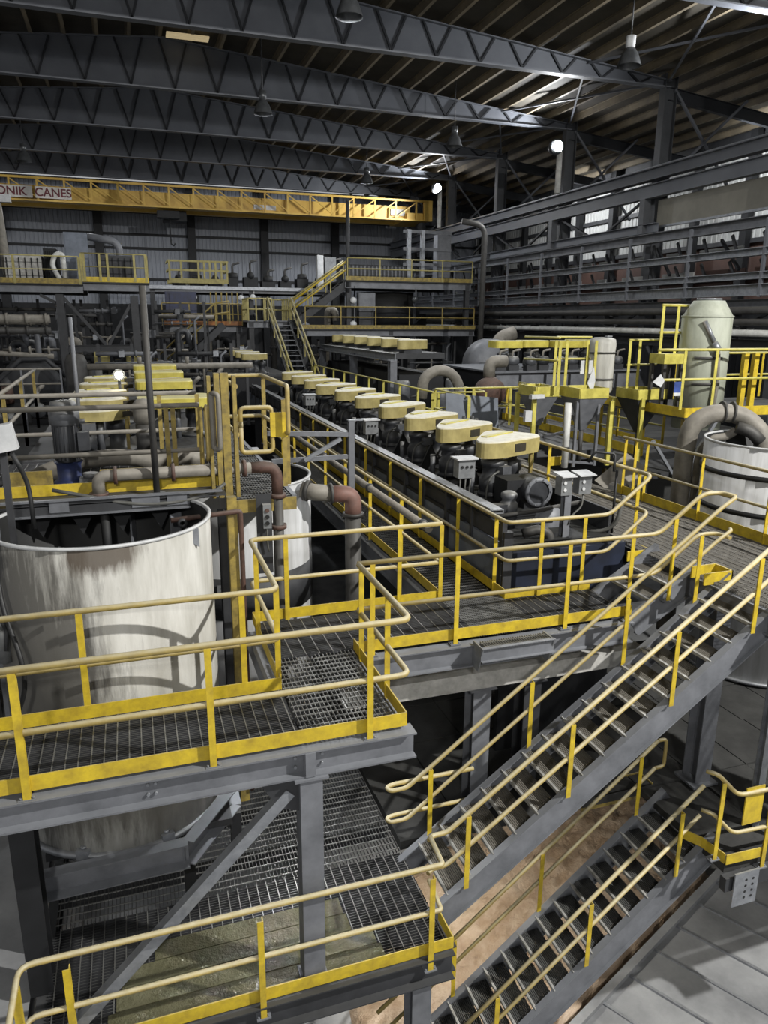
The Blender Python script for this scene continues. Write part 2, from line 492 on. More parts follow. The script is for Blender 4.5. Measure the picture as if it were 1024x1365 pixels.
# raised floor slab beside the spill pit, laid in strips with open joints
e0, ed1, ej = V(1.2, 5.1, 0), V(.92, .393, 0).normalized(), V(.486, -.874, 0).normalized()
for k in range(16):
    a = e0 + ed1 * (k * .72); b = e0 + ed1 * (k * .72 + .69)
    c, d = b + ej * 14, a + ej * 14
    B = MB(); B.prism([(d.x, d.y), (c.x, c.y), (b.x, b.y), (a.x, a.y)], ZG - .34, ZG - .012 * (k % 2))
    B.done('floor_strip', CONC, FLOOR)
    a2, b2 = a + ed1 * .71, a + ed1 * .71 + ej * 14
    MB().bar(a2 + V(0, 0, ZG - .0), b2 + V(0, 0, ZG - .0), .045, .05).done('floor_joint', STEELL, FLOOR)
MB().bar(e0 + V(0, 0, ZG - .1) - ej * .06, e0 + ed1 * 11.6 + V(0, 0, ZG - .1) - ej * .06, .12, .36).done('pit_kerb', CONC, FLOOR)
# ceiling: roof deck with purlins, girders and braces
CEIL = thing('ceiling', None, None, (0, 0, 0), None, 'structure')
for x0, x1, nm in ((XL, 2, 'roof_deck'), (2, XW, 'roof_deck')):
    q = MB().quadplate([(x0, YF, roofz(x0)), (x1, YF, roofz(x1)), (x1, YB, roofz(x1)), (x0, YB, roofz(x0))], .06); q.done(nm, ROOF, CEIL)
x = -16.0
while x < XW:
    z = roofz(x)
    q = MB(); q.b2((x - .02, YF, z - .24), (x + .02, YB, z)); q.b2((x - .02, YF, z - .25), (x + .1, YB, z - .235)); q.b2((x - .1, YF, z - .02), (x + .02, YB, z))
    q.done('purlin', PURL, CEIL); x += 1.12
ZB = 12.15
BAYS = [-1.2, 5.58, 12.34, 19.1, 25.87, 32.63, 39.39, 46.15, 52.9]
for yb in BAYS[2:]:
    G = MB(); z2 = lambda xx: roofz(xx) - .25
    xs = [XL + .3, 2, XC]
    G.add([(xs[0], yb - .008, ZB), (xs[2], yb - .008, ZB), (xs[2], yb - .008, z2(XC)), (2, yb - .008, z2(2)), (xs[0], yb - .008, z2(xs[0])),
           (xs[0], yb + .008, ZB), (xs[2], yb + .008, ZB), (xs[2], yb + .008, z2(XC)), (2, yb + .008, z2(2)), (xs[0], yb + .008, z2(xs[0]))],
          [(0, 1, 2, 3, 4), (9, 8, 7, 6, 5), (0, 5, 6, 1), (1, 6, 7, 2), (2, 7, 8, 3), (3, 8, 9, 4), (4, 9, 5, 0)])
    G.bar((xs[0], yb, ZB), (xs[2], yb, ZB), .3, .04)
    G.bar((xs[0], yb, z2(xs[0])), (2, yb, z2(2)), .3, .04); G.bar((2, yb, z2(2)), (XC, yb, z2(XC)), .3, .04)
    g = G.done('roof_girder', GIRD, CEIL)
    xx = -15.4
    while xx < XC - 1.2:
        for dx in (-.5, .5):
            MB().bar((xx, yb - .04, ZB + .03), (xx + dx, yb - .04, z2(xx + dx) - .02), .07, .07, (0, 1, 0)).done('web_brace', GIRDD, g)
        xx += 1.62
    # continuation over the side aisle
    q = MB(); q.ibeam((XC, yb, 11.95), (XW, yb, 11.2), .45, .2, .02); q.done('aisle_beam', GIRDD, CEIL)
    q = MB(); q.bar((XC + .2, yb - .1, 12.1), (XC + 3.6, yb - .1, 8.4), .09, .09); q.bar((XC + 3.6, yb - .15, 12.0), (XC + .2, yb - .15, 9.0), .09, .09); q.done('cross_brace', GIRD, CEIL)
for ya, yb in zip(BAYS[3:-1], BAYS[4:]):
    for xx in (XC - 3.6,):
        q = MB(); q.bar((xx, ya + .1, 12.6), (XC - .1, yb - .1, 12.35), .07, .07); q.bar((XC - .1, ya + .1, 12.35), (xx, yb - .1, 12.6), .07, .07); q.done('roof_brace', GIRD, CEIL)
# columns
COLS = thing('trim_1', None, None, (XC, 0, ZG), None, 'structure')
for yb in BAYS:
    q = MB(); q.ibeam((XC, yb, ZG), (XC, yb, 12.6), .55, .34, .03, (1, 0, 0)); q.done('building_column', COLM, COLS)
COL2 = thing('trim_2', None, None, (XL, 0, ZG), None, 'structure')
for yb in BAYS:
    q = MB(); q.ibeam((XL + .4, yb, ZG), (XL + .4, yb, 12.6), .55, .34, .03, (1, 0, 0)); q.done('building_column', COLM, COL2)
# walls
def sheet_mesh(w, h, name):
    q = MB(); n = 4
    for i in range(n):
        a = -w / 2 + w * i / n; b = a + w / n
        q.add([(a, 0, 0), (a + .62 * (b - a), 0, 0), (a + .74 * (b - a), .03, 0), (b - .12 * (b - a), .03, 0), (b, 0, 0), (a, 0, h), (a + .62 * (b - a), 0, h), (a + .74 * (b - a), .03, h), (b - .12 * (b - a), .03, h), (b, 0, h)],
              [(k, k + 1, k + 6, k + 5) for k in range(4)])
    return q


def clad_wall(nm, p0, p1, m, zs, sw=1.1, backm=None):
    Wl = thing(nm, None, None, tuple(p0), None, 'structure')
    p0, p1 = V(p0), V(p1); L = (p1 - p0).length; d = (p1 - p0).normalized(); ang = math.atan2(d.y, d.x)
    n = int(L / sw)
    q = MB(); q.bar(p0 + V(0, 0, (zs[0] + zs[-1]) / 2 - p0.z) , p1 + V(0, 0, (zs[0] + zs[-1]) / 2 - p1.z), .05, zs[-1] - zs[0])
    # backing sheet set behind the visible sheets
    nn = V(-d.y, d.x, 0)
    q2 = MB(); q2.v = [tuple(V(v) + nn * .12) for v in q.v]; q2.f = q.f; q2.sm = q.sm; q2.done('backing', backm or STEELD, Wl)
    for za, zb in zip(zs[:-1], zs[1:]):
        base = None
        for i in range(n):
            c = p0 + d * (L * (i + .5) / n)
            if base is None:
                base = sheet_mesh(L / n - .01, zb - za - .015, 'sheet'); o = base.done('cladding_sheet', m, None); o.parent = Wl
            else:
                o = o0.copy(); COL.objects.link(o); o.parent = Wl
            o0 = o
            o.location = V(c.x, c.y, za + .008) - V(p0); o.rotation_euler = (0, 0, ang)
    return Wl


WB = clad_wall('wall_back', (XL, YB, 0), (XW, YB, 0), CLAD, (4.6, 6.3, 8.35, 9.25, 10.7, 12.7))
for z in (6.3, 8.35, 9.25, 10.7):
    MB().bar((XL, YB - .1, z), (XW, YB - .1, z), .12, .16).done('girt', STEELB, WB)
for x in (-7.5, -1.4, 4.74, 9.9, 15.2):
    MB().bar((x, YB - .35, ZG), (x, YB - .35, 12.6), .55, .4, (0, 1, 0)).done('wall_column', STEELB, WB)
MB().b2((XL, YB - .1, ZG), (XW, YB + .05, 4.6)).done('lower_wall', STEELB, WB)
WR = clad_wall('wall_right', (XW, YB, 0), (XW, YF, 0), CLADL, (7.2, 9.3, 11.4), 1.3)
MB().b2((XW, YF, 11.4), (XW + .1, YB, 12.4)).done('upper_wall', STEELD, WR)
MB().b2((XW, YF, 4.6), (XW + .1, YB, 7.2)).done('red_brown_band', REDW, WR)
MB().b2((XW, YF, ZG), (XW + .1, YB, 4.6)).done('lower_wall', STEELB, WR)
for z in (9.3, 7.2, 5.6):
    MB().bar((XW - .1, YF, z), (XW - .1, YB, z), .12, .2).done('girt', STEELD, WR)
y = 8.0
while y < YB:
    MB().bar((XW - .3, y, ZG), (XW - .3, y, 12.), .3, .4, (0, 1, 0)).done('wall_column', STEELB, WR); y += 3.38
# roof light patch
MB().b2((2.15, 31.6, roofz(3) - .3), (3.7, 32.1, roofz(3) - .24)).done('window_1', ROOFL)['kind'] = 'structure'
# ------------------------------------------------------------------ runway, cable racks, crane
RW = thing('crane_runway', 'long grey crane runway girder carried along the right row of building columns', 'runway', (19.4, 10, 8.1))
MB().ibeam((19.4, -8, 9.05), (19.4, 56, 9.05), .42, .36, .03).done('upper_girder', GIRD, RW)
MB().ibeam((19.4, -8, 8.45), (19.4, 56, 8.45), .5, .3, .03).done('lower_girder', GIRD, RW)
MB().bar((19.4, -8, 9.3), (19.4, 56, 9.3), .07, .08).done('crane_rail', STEELL, RW)
for yb in BAYS:
    q = MB(); q.bar((19.4, yb, 6.95), (19.4, yb, 8.2), .3, .3, (0, 1, 0)); q.done('bracket_post', COLM, RW)
for ya, yb in zip(BAYS[4:-1], BAYS[5:]):
    q = MB(); q.bar((19.6, ya + .4, 8.2), (19.6, (ya + yb) / 2, 7.0), .09, .09); q.bar((19.6, yb - .4, 8.2), (19.6, (ya + yb) / 2, 7.0), .09, .09); q.done('runway_brace', GIRDD, RW)
TR = thing('cable_rack', 'tall blue grey rack of horizontal beams below the crane runway', 'rack', (19.2, 20, 0))
for z, h, w in ((6.66, .34, .3), (5.78, .24, .3), (5.06, .22, .3), (4.62, .36, .3)):
    MB().chan((19.0, 2, z), (19.0, 50, z), h, w, .02, 1).done('rack_beam', STEELL if z < 6 else STEEL, TR)
MB().chan((19.35, 25, 7.1), (19.35, 50, 7.1), .34, .2, .02).done('lower_chord', GIRD, RW)
y = 5.6
while y < 50:
    MB().bar((18.9, y, 4.4), (18.9, y, 6.75), .09, .1, (0, 1, 0)).done('rack_post', GIRD, TR); y += 3.38
y = 7.0
while y < 50:
    MB().bar((19.3, y, 5.3), (19.9, y + 1.6, 6.4), .09, .09).done('rack_brace', GIRDD, TR)
    MB().bar((19.3, y + 3.3, 3.2), (19.9, y + 1.6, 4.4), .09, .09).done('rack_brace', GIRDD, TR); y += 3.38
y = 3.4
while y < 50:
    for zz, hh in ((6.2, .5), (5.4, .42)):
        MB().bar((19.5, y, zz - hh / 2), (19.5, y + .25, zz + hh / 2), .06, .1).done('rack_hanger', STEELD, TR)
    y += 1.35
random.seed(9)
for z, h in ((6.2, .2), (5.42, .2), (4.1, .3), (3.3, .24)):
    y = 4.0
    while y < 48:
        w = .5 + 2.2 * random.random()
        MB().b2((21.2, y, z - h / 2), (21.25, y + w, z + h / 2)).done('back_panel', CLADL if random.random() < .6 else REDW, TR); y += w + .3 + 1.2 * random.random()
DP = thing('beige_duct', 'wide beige rectangular duct hung behind the right crane runway', 'duct', (20.4, 15, 7.2))
MB().b2((19.72, 8, 7.2), (19.95, 25.5, 8.15)).done('duct_body', BEIGE, DP)
MB().bar((19.7, 8, 7.16), (19.7, 25.5, 7.16), .1, .08).done('duct_flange', STEELL, DP)
PR = [('black_pipe', 'dark pipe of the pipe run just below the blue grey cable rack', 3.98, .13, PIPED), ('brown_pipe', 'dark brown pipe in the middle of the pipe run on the right wall', 3.62, .11, PIPED), ('white_pipe', 'long white pipe along the foot of the cable rack on the right', 3.28, .11, PIPEW)]
for nm, lab, z, r, m in PR:
    T = thing('wall_pipe', lab, 'pipe', (18.9, 20, z))
    MB().tube([(18.9, 6, z), (18.9, 47, z)], r, 10).done('pipe_run', m, T)
    y = 7.0
    while y < 47:
        MB().bar((18.9, y, z - r - .02), (19.6, y, z - r - .02), .08, .06).done('pipe_bracket', STEELD, T); y += 6.76
LB = thing('low_rack_beam', 'low dark grey beam behind the pale tank below the white wall pipe', 'beam', (19.2, 20, 2.5))
for z, h in ((2.9, .35), (4.2, .3)):
    MB().chan((19.4, 4, z), (19.4, 50, z), h, .25, .02).done('beam', STEEL if z > 3 else STEELD, LB)
# overhead crane
CR = thing('overhead_crane', 'yellow overhead travelling crane spanning the hall below the roof', 'crane', (2, 49.8, 10.05))
cy = 49.8
MB().b2((-15.8, cy, 10.12), (18.6, cy + .6, 11.0)).done('bridge_girder', CRANE, CR)
MB().b2((-15.8, cy - .75, 10.05), (19.3, cy, 10.14)).done('walkway_beam', CRANE, CR)
MB().b2((-15.8, cy + 2.2, 10.12), (18.6, cy + 2.7, 10.9)).done('bridge_girder', CRANE, CR)
MB().bar((-15.8, cy - .75, 11.28), (19.9, cy - .75, 11.28), .1, .12).done('top_rail', CRANE, CR)
xx = -15.8; k = 0
while xx < 19.9:
    q = MB(); q.bar((xx, cy - .75, 10.1), (xx, cy - .75, 11.25), .1, .08, (0, 1, 0)); q.done('rail_post', CRANE, CR)
    if xx + 1.44 < 19.9:
        q = MB(); a, b = ((11.2, 10.2) if xx < 12 else (10.2, 11.2)); q.bar((xx, cy - .78, a), (xx + 1.44, cy - .78, b), .06, .07, (0, 1, 0)); q.done('rail_brace', CRANE, CR)
    xx += 1.44
q = MB(); q.b2((18.2, cy - .6, 10.1), (19.9, cy + 3, 10.55)); q.b2((19.3, cy - .8, 10.05), (19.9, cy - .6, 11.25)); q.done('end_carriage', CRANE, CR)
MB().b2((17.2, cy - .1, 10.4), (18.2, cy - .02, 10.8)).done('drive_box', WHITE, CR)
q = MB(); q.cyl((19.4, cy - .2, 9.75), (19.4, cy + .2, 9.75), .3, 12); q.done('wheel', STEELD, CR)
q = MB(); q.b2((2.6, cy + .7, 9.5), (4.0, cy + 2.1, 10.1)); q.b2((2.2, cy - .3, 9.55), (3.5, cy + .5, 9.95)); hb = q.done('hoist_trolley', STEELB, CR)
q = MB(); q.cyl((2.95, cy + .3, 8.3), (2.95, cy + .3, 9.6), .03, 6); q.tube([(2.95, cy + .3, 8.35), (2.95, cy + .3, 8.1), (3.1, cy + .3, 8.0), (3.2, cy + .3, 8.15)], .05, 6); q.done('hook', STEELB, hb)
MB().b2((8.1, cy - .03, 10.32), (9.5, cy, 10.6)).done('rating_plate', WHITE, CR)


def sign_text(txt, name, size, loc, rot, m, parent, ext=.006):
    c = bpy.data.curves.new(name, 'FONT'); c.body = txt; c.size = size; c.extrude = ext; c.align_x = 'CENTER'; c.align_y = 'CENTER'; c.offset = .012
    o = bpy.data.objects.new(name, c); COL.objects.link(o)
    dg = bpy.context.evaluated_depsgraph_get()
    me = bpy.data.meshes.new_from_object(o.evaluated_get(dg)); bpy.data.objects.remove(o); bpy.data.curves.remove(c)
    me.name = name; me.materials.clear(); me.materials.append(m)
    o = bpy.data.objects.new(name, me); COL.objects.link(o); o.parent = parent
    o.location = V(loc) - ORG[parent.name]; o.rotation_euler = rot
    ORG[o.name] = ORG[parent.name]
    return o


for (xa, xb, tx) in ((-6.7, -4.55, 'ONIK'), (-4.4, -2.5, 'CANES')):
    p = MB().b2((xa, cy - .82, 10.2), (xb, cy - .79, 10.82)).done('name_board', SIGNW, CR)
    sign_text(tx, 'lettering', .62, ((xa + xb) / 2, cy - .83, 10.5), (math.pi / 2, 0, 0), SIGNR, p)
# wall flood lamps on the column row and white conduits
for i, (fy, fz) in enumerate(((32.0, 11.2), (46.0, 11.58))):
    T = thing('flood_lamp', ('lit flood lamp on a pole by the third building column' if i == 0 else 'lit flood lamp on a pole above the far end of the yellow crane'), 'lamp', (18.9, fy, fz))
    q = MB(); q.lathe((18.85, fy - .1, fz), [(.0, -.26), (.3, -.25), (.34, 0), (.22, .3), (0, .32)], 16, 'y'); q.done('lamp_housing', LAMPO, T)
    q = MB(); q.lathe((18.85, fy - .36, fz), [(0, -.03), (.2, -.02), (.25, .02)], 16, 'y'); q.done('lamp_glass', LAMPG, T)
    q = MB(); q.cyl((19.15, fy, 9.3), (19.15, fy, fz), .13, 10); q.bar((19.15, fy, fz), (18.85, fy, fz), .08, .08); q.done('pole', PIPEW, T)
# bell shaped bay lamps
for i, (lx, ly, lz, lab) in enumerate(((14.1, 20.1, 11.0, 'bell bay lamp hanging nearest, at the roof brace by the first column'), (5.7, 19.7, 11.1, 'bell bay lamp at the top edge of the picture under the nearest girder'), (13.5, 31, 11.0, 'bell bay lamp between the third and second girders near the flood lamp'), (5.2, 29.2, 11.1, 'dim bell bay lamp below the third roof girder in the middle'), (-4.1, 42.0, 11.2, 'bell bay lamp above the crane sign at the left'), (12.8, 41, 11.1, 'bell bay lamp above the far half of the crane'))):
    T = thing('bay_lamp', lab, 'lamp', (lx, ly, lz), 'bell bay lamps')
    q = MB(); q.lathe((lx, ly, lz), [(.34, -.34), (.33, -.3), (.24, -.05), (.13, .12), (0, .13)], 18); q.done('lamp_shade', LAMPO, T)
    q = MB(); q.lathe((lx, ly, lz), [(0, .1), (.13, .12), (.14, .42), (.0, .45)], 14); q.done('ballast', LAMPO if i else WHITE, T)
    q = MB(); q.cyl((lx, ly, lz + .4), (lx, ly, roofz(lx) - .05), .02, 6); q.done('hanger_rod', STEELD, T)
# ------------------------------------------------------------------ foreground walkways (z = 0 level)
WK = thing('front_walkway', 'front grating walkway with a right angled turn, before the white tank', 'walkway', (0, 6.1, 0))
grating(-3.2, 1.18, 5.62, 6.6, .035, WK, 'x')
grating(1.2, 2.11, 5.62, 7.28, .035, WK, 'y', .042, .095, GRATEL)
MB().ibeam((-3.2, 5.6, -.135), (2.2, 5.6, -.135), .25, .18, .016).done('edge_beam', STEEL, WK)
MB().ibeam((-3.2, 6.62, -.135), (1.1, 6.62, -.135), .25, .14, .014).done('edge_beam', STEEL, WK)
MB().ibeam((2.11, 5.7, -.135), (2.11, 7.0, -.135), .25, .12, .014).done('side_beam', STEEL, WK)
MB().ibeam((1.14, 6.7, -.135), (1.14, 8.25, -.135), .2, .12, .014).done('side_beam', STEEL, WK)
q = MB(); q.bar((1.22, 5.505, -.25), (1.22, 5.505, -.02), .012, .09, (1, 0, 0)); q.bar((1.22, 5.55, -.25), (1.22, 5.55, -.02), .1, .012, (0, 1, 0)); q.done('stiffener', STEEL, WK)
for bx in (-.12, -.06, 1.1, 1.34):
    for bz in (-.09, -.18): MB().cyl((bx, 5.6, bz), (bx, 5.57, bz), .014, 6).done('bolt', STEELL, WK)
q = MB(); q.bar((1.225, 5.61, -2.45), (1.225, 5.61, -.28), .2, .2, (0, 1, 0)); q.box((1.225, 5.6, -.27), (.3, .24, .02)); q.box((1.225, 5.61, -2.44), (.26, .22, .02)); q.done('support_column', STEEL, WK)
q = MB(); q.bar((1.05, 5.62, -.42), (-.95, 5.62, -2.42), .1, .1, (0, 1, 0)); q.done('diagonal_brace', STEELL, WK)
q = MB(); q.quadplate([(1.13, 5.58, -.3), (1.13, 5.58, -.62), (.95, 5.58, -.56), (.8, 5.58, -.3)], .014); q.done('gusset_plate', STEELD, WK)
q = MB(); q.ibeam((-1.2, 6.3, -2.48), (-1.2, 6.3, -.26), .24, .2, .016, (0, 1, 0)); q.done('support_column', STEELB, WK)

CW = thing('cross_walkway', 'grating cross walkway leading right to the small steps', 'walkway', (3.5, 7.8, 0))
grating(1.22, 3.62, 7.3, 8.32, .035, CW, 'x', .03, .15)
grating(3.62, 4.46, 7.2, 8.3, .035, CW, 'y', .03, .05, GRATEL)
grating(4.46, 5.75, 7.2, 8.12, .035, CW, 'x', .03, .12)
grating(3.62, 4.42, 8.3, 20, .035, CW, 'y', .03, .1)
MB().ibeam((2.18, 7.15, -.16), (5.7, 7.15, -.16), .27, .16, .016).done('edge_beam', STEEL, CW)
MB().ibeam((1.2, 8.38, -.16), (3.6, 8.38, -.16), .27, .14, .014).done('edge_beam', STEEL, CW)
MB().ibeam((3.58, 8.4, -.16), (3.58, 20, -.16), .27, .12, .014).done('edge_beam', STEEL, CW)
MB().ibeam((4.44, 8.3, -.16), (4.44, 20, -.16), .27, .1, .014).done('edge_beam', STEELD, CW)
q = MB(); q.b2((2.1, 7.45, -.82), (6.2, 7.72, -.6)); q.done('pale_cross_beam', SCALED, CW)
for cx in (3.84, 4.55):
    q = MB(); q.ibeam((cx, 7.58, -2.5), (cx, 7.58, -.82), .26, .24, .016, (0, 1, 0)); q.box((cx, 7.58, -.83), (.36, .34, .02)); q.done('support_column', STEEL if cx < 4 else STEELD, CW)
ST = thing('step_bracket', 'small grating step bracket fixed outside the cross walkway beam', 'step', (3.98, 7.0, -.2))
grating(3.56, 4.4, 6.86, 7.06, .02, ST, 'y', .03, .1, GRATEL)
q = MB(); q.chan((3.5, 6.86, -.06), (4.44, 6.86, -.06), .17, .05, .01, -1); q.done('bracket_front', STEEL, ST)
for bx in (3.52, 4.43):
    q = MB(); q.quadplate([(bx, 6.84, .02), (bx, 7.1, .02), (bx, 7.08, -.3), (bx, 6.95, -.3)], .014); q.done('bracket_side', STEELL, ST)

handrail('dusty yellow handrail along the camera side of the front walkway', 'front walkway handrails', [(-3.2, 5.57, 0), (2.14, 5.57, 0), (2.14, 7.12, 0)],
         [(-2.4, 5.57, 0), (-1.0, 5.57, 0), (.41, 5.57, 0), (1.77, 5.57, 0), (2.14, 6.2, 0), (2.14, 7.05, 0)], toe=[((-3.2, 5.6, 0), (2.13, 5.6, 0)), ((2.13, 5.6, 0), (2.13, 7.28, 0))], r=.03)
handrail('dusty yellow handrail on the tank side of the front walkway, turning beside the tank', 'front walkway handrails', [(-3.2, 6.64, 0), (1.18, 6.64, 0), (1.18, 8.38, 0), (3.63, 8.38, 0)],
         [(-2, 6.64, 0), (-.6, 6.64, 0), (.83, 6.64, 0), (1.18, 6.75, 0), (1.18, 8.0, 0), (1.6, 8.38, 0), (3.05, 8.38, 0)], toe=[((-3.2, 6.61, 0), (1.18, 6.61, 0)), ((1.18, 6.6, 0), (1.18, 8.38, 0)), ((1.18, 8.38, 0), (3.62, 8.38, 0))], r=.03)
handrail('yellow handrail beside the long narrow walkway, left of its grating', 'cross walkway handrails', [(3.62, 8.38, 0), (3.62, 22, 0)], spacing=1.5, toe=[((3.62, 8.38, 0), (3.62, 22, 0))], r=.026)
handrail('yellow handrail on the camera side of the cross walkway rising up the small steps', 'cross walkway handrails', [(2.14, 7.16, 0), (6.0, 7.16, 0), (6.55, 7.1, .48), (6.82, 7.08, .48), (6.82, 6.86, .48)],
         [(2.3, 7.16, 0), (3.3, 7.16, 0), (4.74, 7.16, 0), (5.62, 7.16, 0), (6.2, 7.13, .2)], toe=[((2.13, 7.18, 0), (5.72, 7.18, 0))], r=.028)
handrail('yellow handrail around the near corner of the flotation bank rising to the right platform', 'cross walkway handrails', [(4.46, 22, 0), (4.46, 8.16, 0), (5.98, 8.14, 0), (6.66, 8.2, .48), (6.67, 8.5, .48)],
         [(4.46, 8.18 + 1.55 * k, 0) for k in range(1, 9)] + [(4.46, 8.5, 0), (4.95, 8.15, 0), (5.6, 8.15, 0)], toe=[((4.46, 22, 0), (4.46, 8.16, 0)), ((4.46, 8.16, 0), (5.75, 8.14, 0))], r=.028)
# small steps to the right platform
stair('short steps between the cross walkway and the right platform', (6.6, 7.2, .5), (5.75, 7.2, 0.0), (0, .86, 0), 2, .28, tread_d=.26)

# ------------------------------------------------------------------ right platform (z = .48)
RP = thing('right_platform', 'long raised grating platform on the right before the white ribbed tank', 'walkway', (7.5, 12, .48))
grating(6.6, 8.46, 4.4, 26, .5, RP, 'x', .035, .12, TREAD, TREAD)
MB().ibeam((8.5, 4.4, .32), (8.5, 26, .32), .28, .16, .016).done('edge_beam', STEEL, RP)
MB().ibeam((6.62, 8.2, .32), (6.62, 26, .32), .28, .12, .016).done('edge_beam', STEELD, RP)
MB().ibeam((6.62, 4.4, .32), (6.62, 7.2, .32), .28, .12, .016).done('edge_beam', STEEL, RP)
q = MB(); q.ibeam((6.96, 6.05, -2.5), (6.96, 6.05, .2), .1, .1, .012, (0, 1, 0)); q.done('slim_column', STEELL, RP)
MB().b2((6.62, 5.84, .5), (7.0, 5.855, .63)).done('toe_board', YEL, RP)
for cx, cy0 in ((6.95, 7.05), (8.5, 5.2), (8.45, 12), (6.8, 13)):
    q = MB(); q.ibeam((cx, cy0, -2.5), (cx, cy0, .2), .26, .24, .016, (0, 1, 0)); q.box((cx, cy0, -2.48), (.4, .4, .03)); q.done('support_column', STEEL, RP)
handrail('yellow handrail with broad toe board beside the white ribbed tank', 'right platform handrails', [(8.47, 4.4, .48), (8.47, 11.3, .48)],
         [(8.47, 5.2 + 1.36 * k, .48) for k in range(5)] + [(8.47, 11.25, .48), (8.47, 10.95, .48)], toe=[((8.47, 4.4, .48), (8.47, 11.4, .48))], toeh=(.0, .18), mrail=YELR, r=.026)
handrail('dusty yellow handrail on the left edge of the right platform', 'right platform handrails', [(6.67, 8.45, .48), (6.67, 14, .48)], [(6.67, 8.5, .48), (6.67, 10.9, .48), (6.67, 13.3, .48)], mid=.55, toe=[((6.67, 11.6, .48), (6.67, 12.5, .48))], r=.028)
q = thing('toe_plate', 'short yellow corner toe plate at the head of the long stair', 'toe plate', (6.6, 7.0, .48))
MB().b2((6.5, 7.08, .47), (6.86, 7.1, .62)).done('plate', YEL, q); MB().b2((6.86, 6.8, .47), (6.88, 7.1, .62)).done('plate', YEL, q); MB().b2((6.45, 6.8, .47), (6.88, 6.82, .62)).done('plate', YEL, q)
q = thing('toe_plate', 'short yellow toe plate at the top of the small steps, flotation bank side', 'toe plate', (6.5, 8.2, .48))
MB().b2((6.35, 8.16, .36), (6.72, 8.18, .5)).done('plate', YEL, q); MB().b2((6.72, 8.16, .36), (6.74, 8.4, .5)).done('plate', YEL, q)

# ------------------------------------------------------------------ long stair and lower stair
stair('long grey steel stair descending from the right platform to the lower platform', (6.68, 5.96, .48), (2.53, 5.96, -2.5), (0, .86, 0), 15, .27)
SN = (-2.5 - .48) / (2.53 - 6.68)


def nz(x): return .48 + (x - 6.68) * SN


handrail('bright yellow stair handrail on the camera side of the long stair', 'long stair handrails', [(7.2, 5.93, nz(7.2)), (2.72, 5.93, nz(2.72)), (2.56, 5.93, nz(2.72)), (2.5, 5.88, nz(2.72))],
         [(x, 5.93, nz(x)) for x in (6.36, 5.35, 4.12, 2.95)], h=.87, mid=.47, r=.026, feet=False, fil=.07)
handrail('yellow stair handrail on the far side of the long stair', 'long stair handrails', [(6.82, 6.88, .67), (6.8, 6.84, .66), (6.6, 6.84, .54), (2.62, 6.84, nz(2.62)), (2.42, 6.84, nz(2.62)), (2.4, 6.92, nz(2.62)), (2.5, 6.95, nz(2.62)), (3.5, 6.95, nz(2.62))],
         [(x, 6.84, nz(x)) for x in (6.35, 5.38, 4.15, 2.9)], h=.88, mid=.47, r=.026, feet=False, fil=.06)
stair('lower grey stair descending from the right lower landing to the ground floor', (6.12, 5.95, -2.5), (1.82, 5.95, -6.0), (0, .9, 0), 17, .3, STEEL, GRATE)
S2 = (-6 + 2.5) / (1.75 - 6.05)


def nz2(x): return -2.5 + (x - 6.05) * S2


handrail('yellow handrail on the camera side of the lower stair', 'lower stair handrails', [(5.98, 5.92, -2.5), (2.0, 5.92, nz2(2.0))], [(x, 5.92, nz2(x)) for x in (5.7, 4.55, 3.4)], h=.86, mid=.46, r=.025, feet=False)
handrail('dusty handrail on the far side of the lower stair', 'lower stair handrails', [(6.1, 6.88, -2.5), (2.3, 6.88, nz2(2.3))], [(x, 6.88, nz2(x)) for x in (5.85, 4.48, 3.3)], h=.86, mid=.46, r=.025, feet=False, ends=(0,))

# ------------------------------------------------------------------ lower platform and decks (z = -2.5)
LP = thing('lower_platform', 'dark wet grating platform at the foot of the long stair', 'platform', (.5, 7, -2.5))
grating(-1.15, 2.6, 5.5, 6.95, -2.47, LP, 'x', .035, .105)
grating(-1.15, 2.6, 6.95, 10.6, -2.47, LP, 'y', .04, .105)
MB().chan((-1.2, 5.46, -2.64), (2.62, 5.46, -2.64), .3, .1, .014, -1).done('edge_beam', STEELD, LP)
MB().chan((2.62, 5.5, -2.64), (2.62, 6.0, -2.64), .3, .1, .014, -1).done('end_beam', STEELD, LP)
MB().chan((-1.2, 5.46, -2.64), (-1.2, 10.6, -2.64), .3, .1, .014, -1).done('side_beam', STEELD, LP)
for k in range(6):
    MB().bar((-1.15 + .0, 5.9 + k * .8, -2.6), (2.6, 5.9 + k * .8, -2.6), .08, .16).done('joist', STEELB, LP)
for k, (xa, xb) in enumerate(((-.62, 1.95), (-.55, 1.92), (-.5, 1.72), (-.2, 1.7))):
    MB().b2((xa, 5.53 + .235 * k, -2.468), (xb, 5.53 + .235 * k + .222, -2.455)).done('wet_plate', WETPL, LP)
MB().b2((-2.6, 4.0, ZG), (-1.32, 10.6, -2.56)).done('concrete_plinth', CONC, LP)
q = MB(); q.ibeam((2.3, 5.6, ZG), (2.3, 5.6, -2.8), .24, .2, .016, (0, 1, 0)); q.done('support_column', STEEL, LP)
handrail('dusty yellow handrail around the front of the lower platform', 'lower platform handrails', [(-1.2, 4.2, -2.5), (-1.2, 5.45, -2.5), (2.4, 5.45, -2.5), (2.47, 5.45, -2.5), (2.5, 5.85, -2.5)], [(-.86, 5.45, -2.6), (.72, 5.45, -2.6), (2.36, 5.45, -2.6), (-1.2, 5.25, -2.5)],
         toe=[((-1.18, 5.48, -2.5), (2.62, 5.48, -2.5)), ((2.62, 5.48, -2.5), (2.62, 5.85, -2.5))], r=.026, fil=.12)
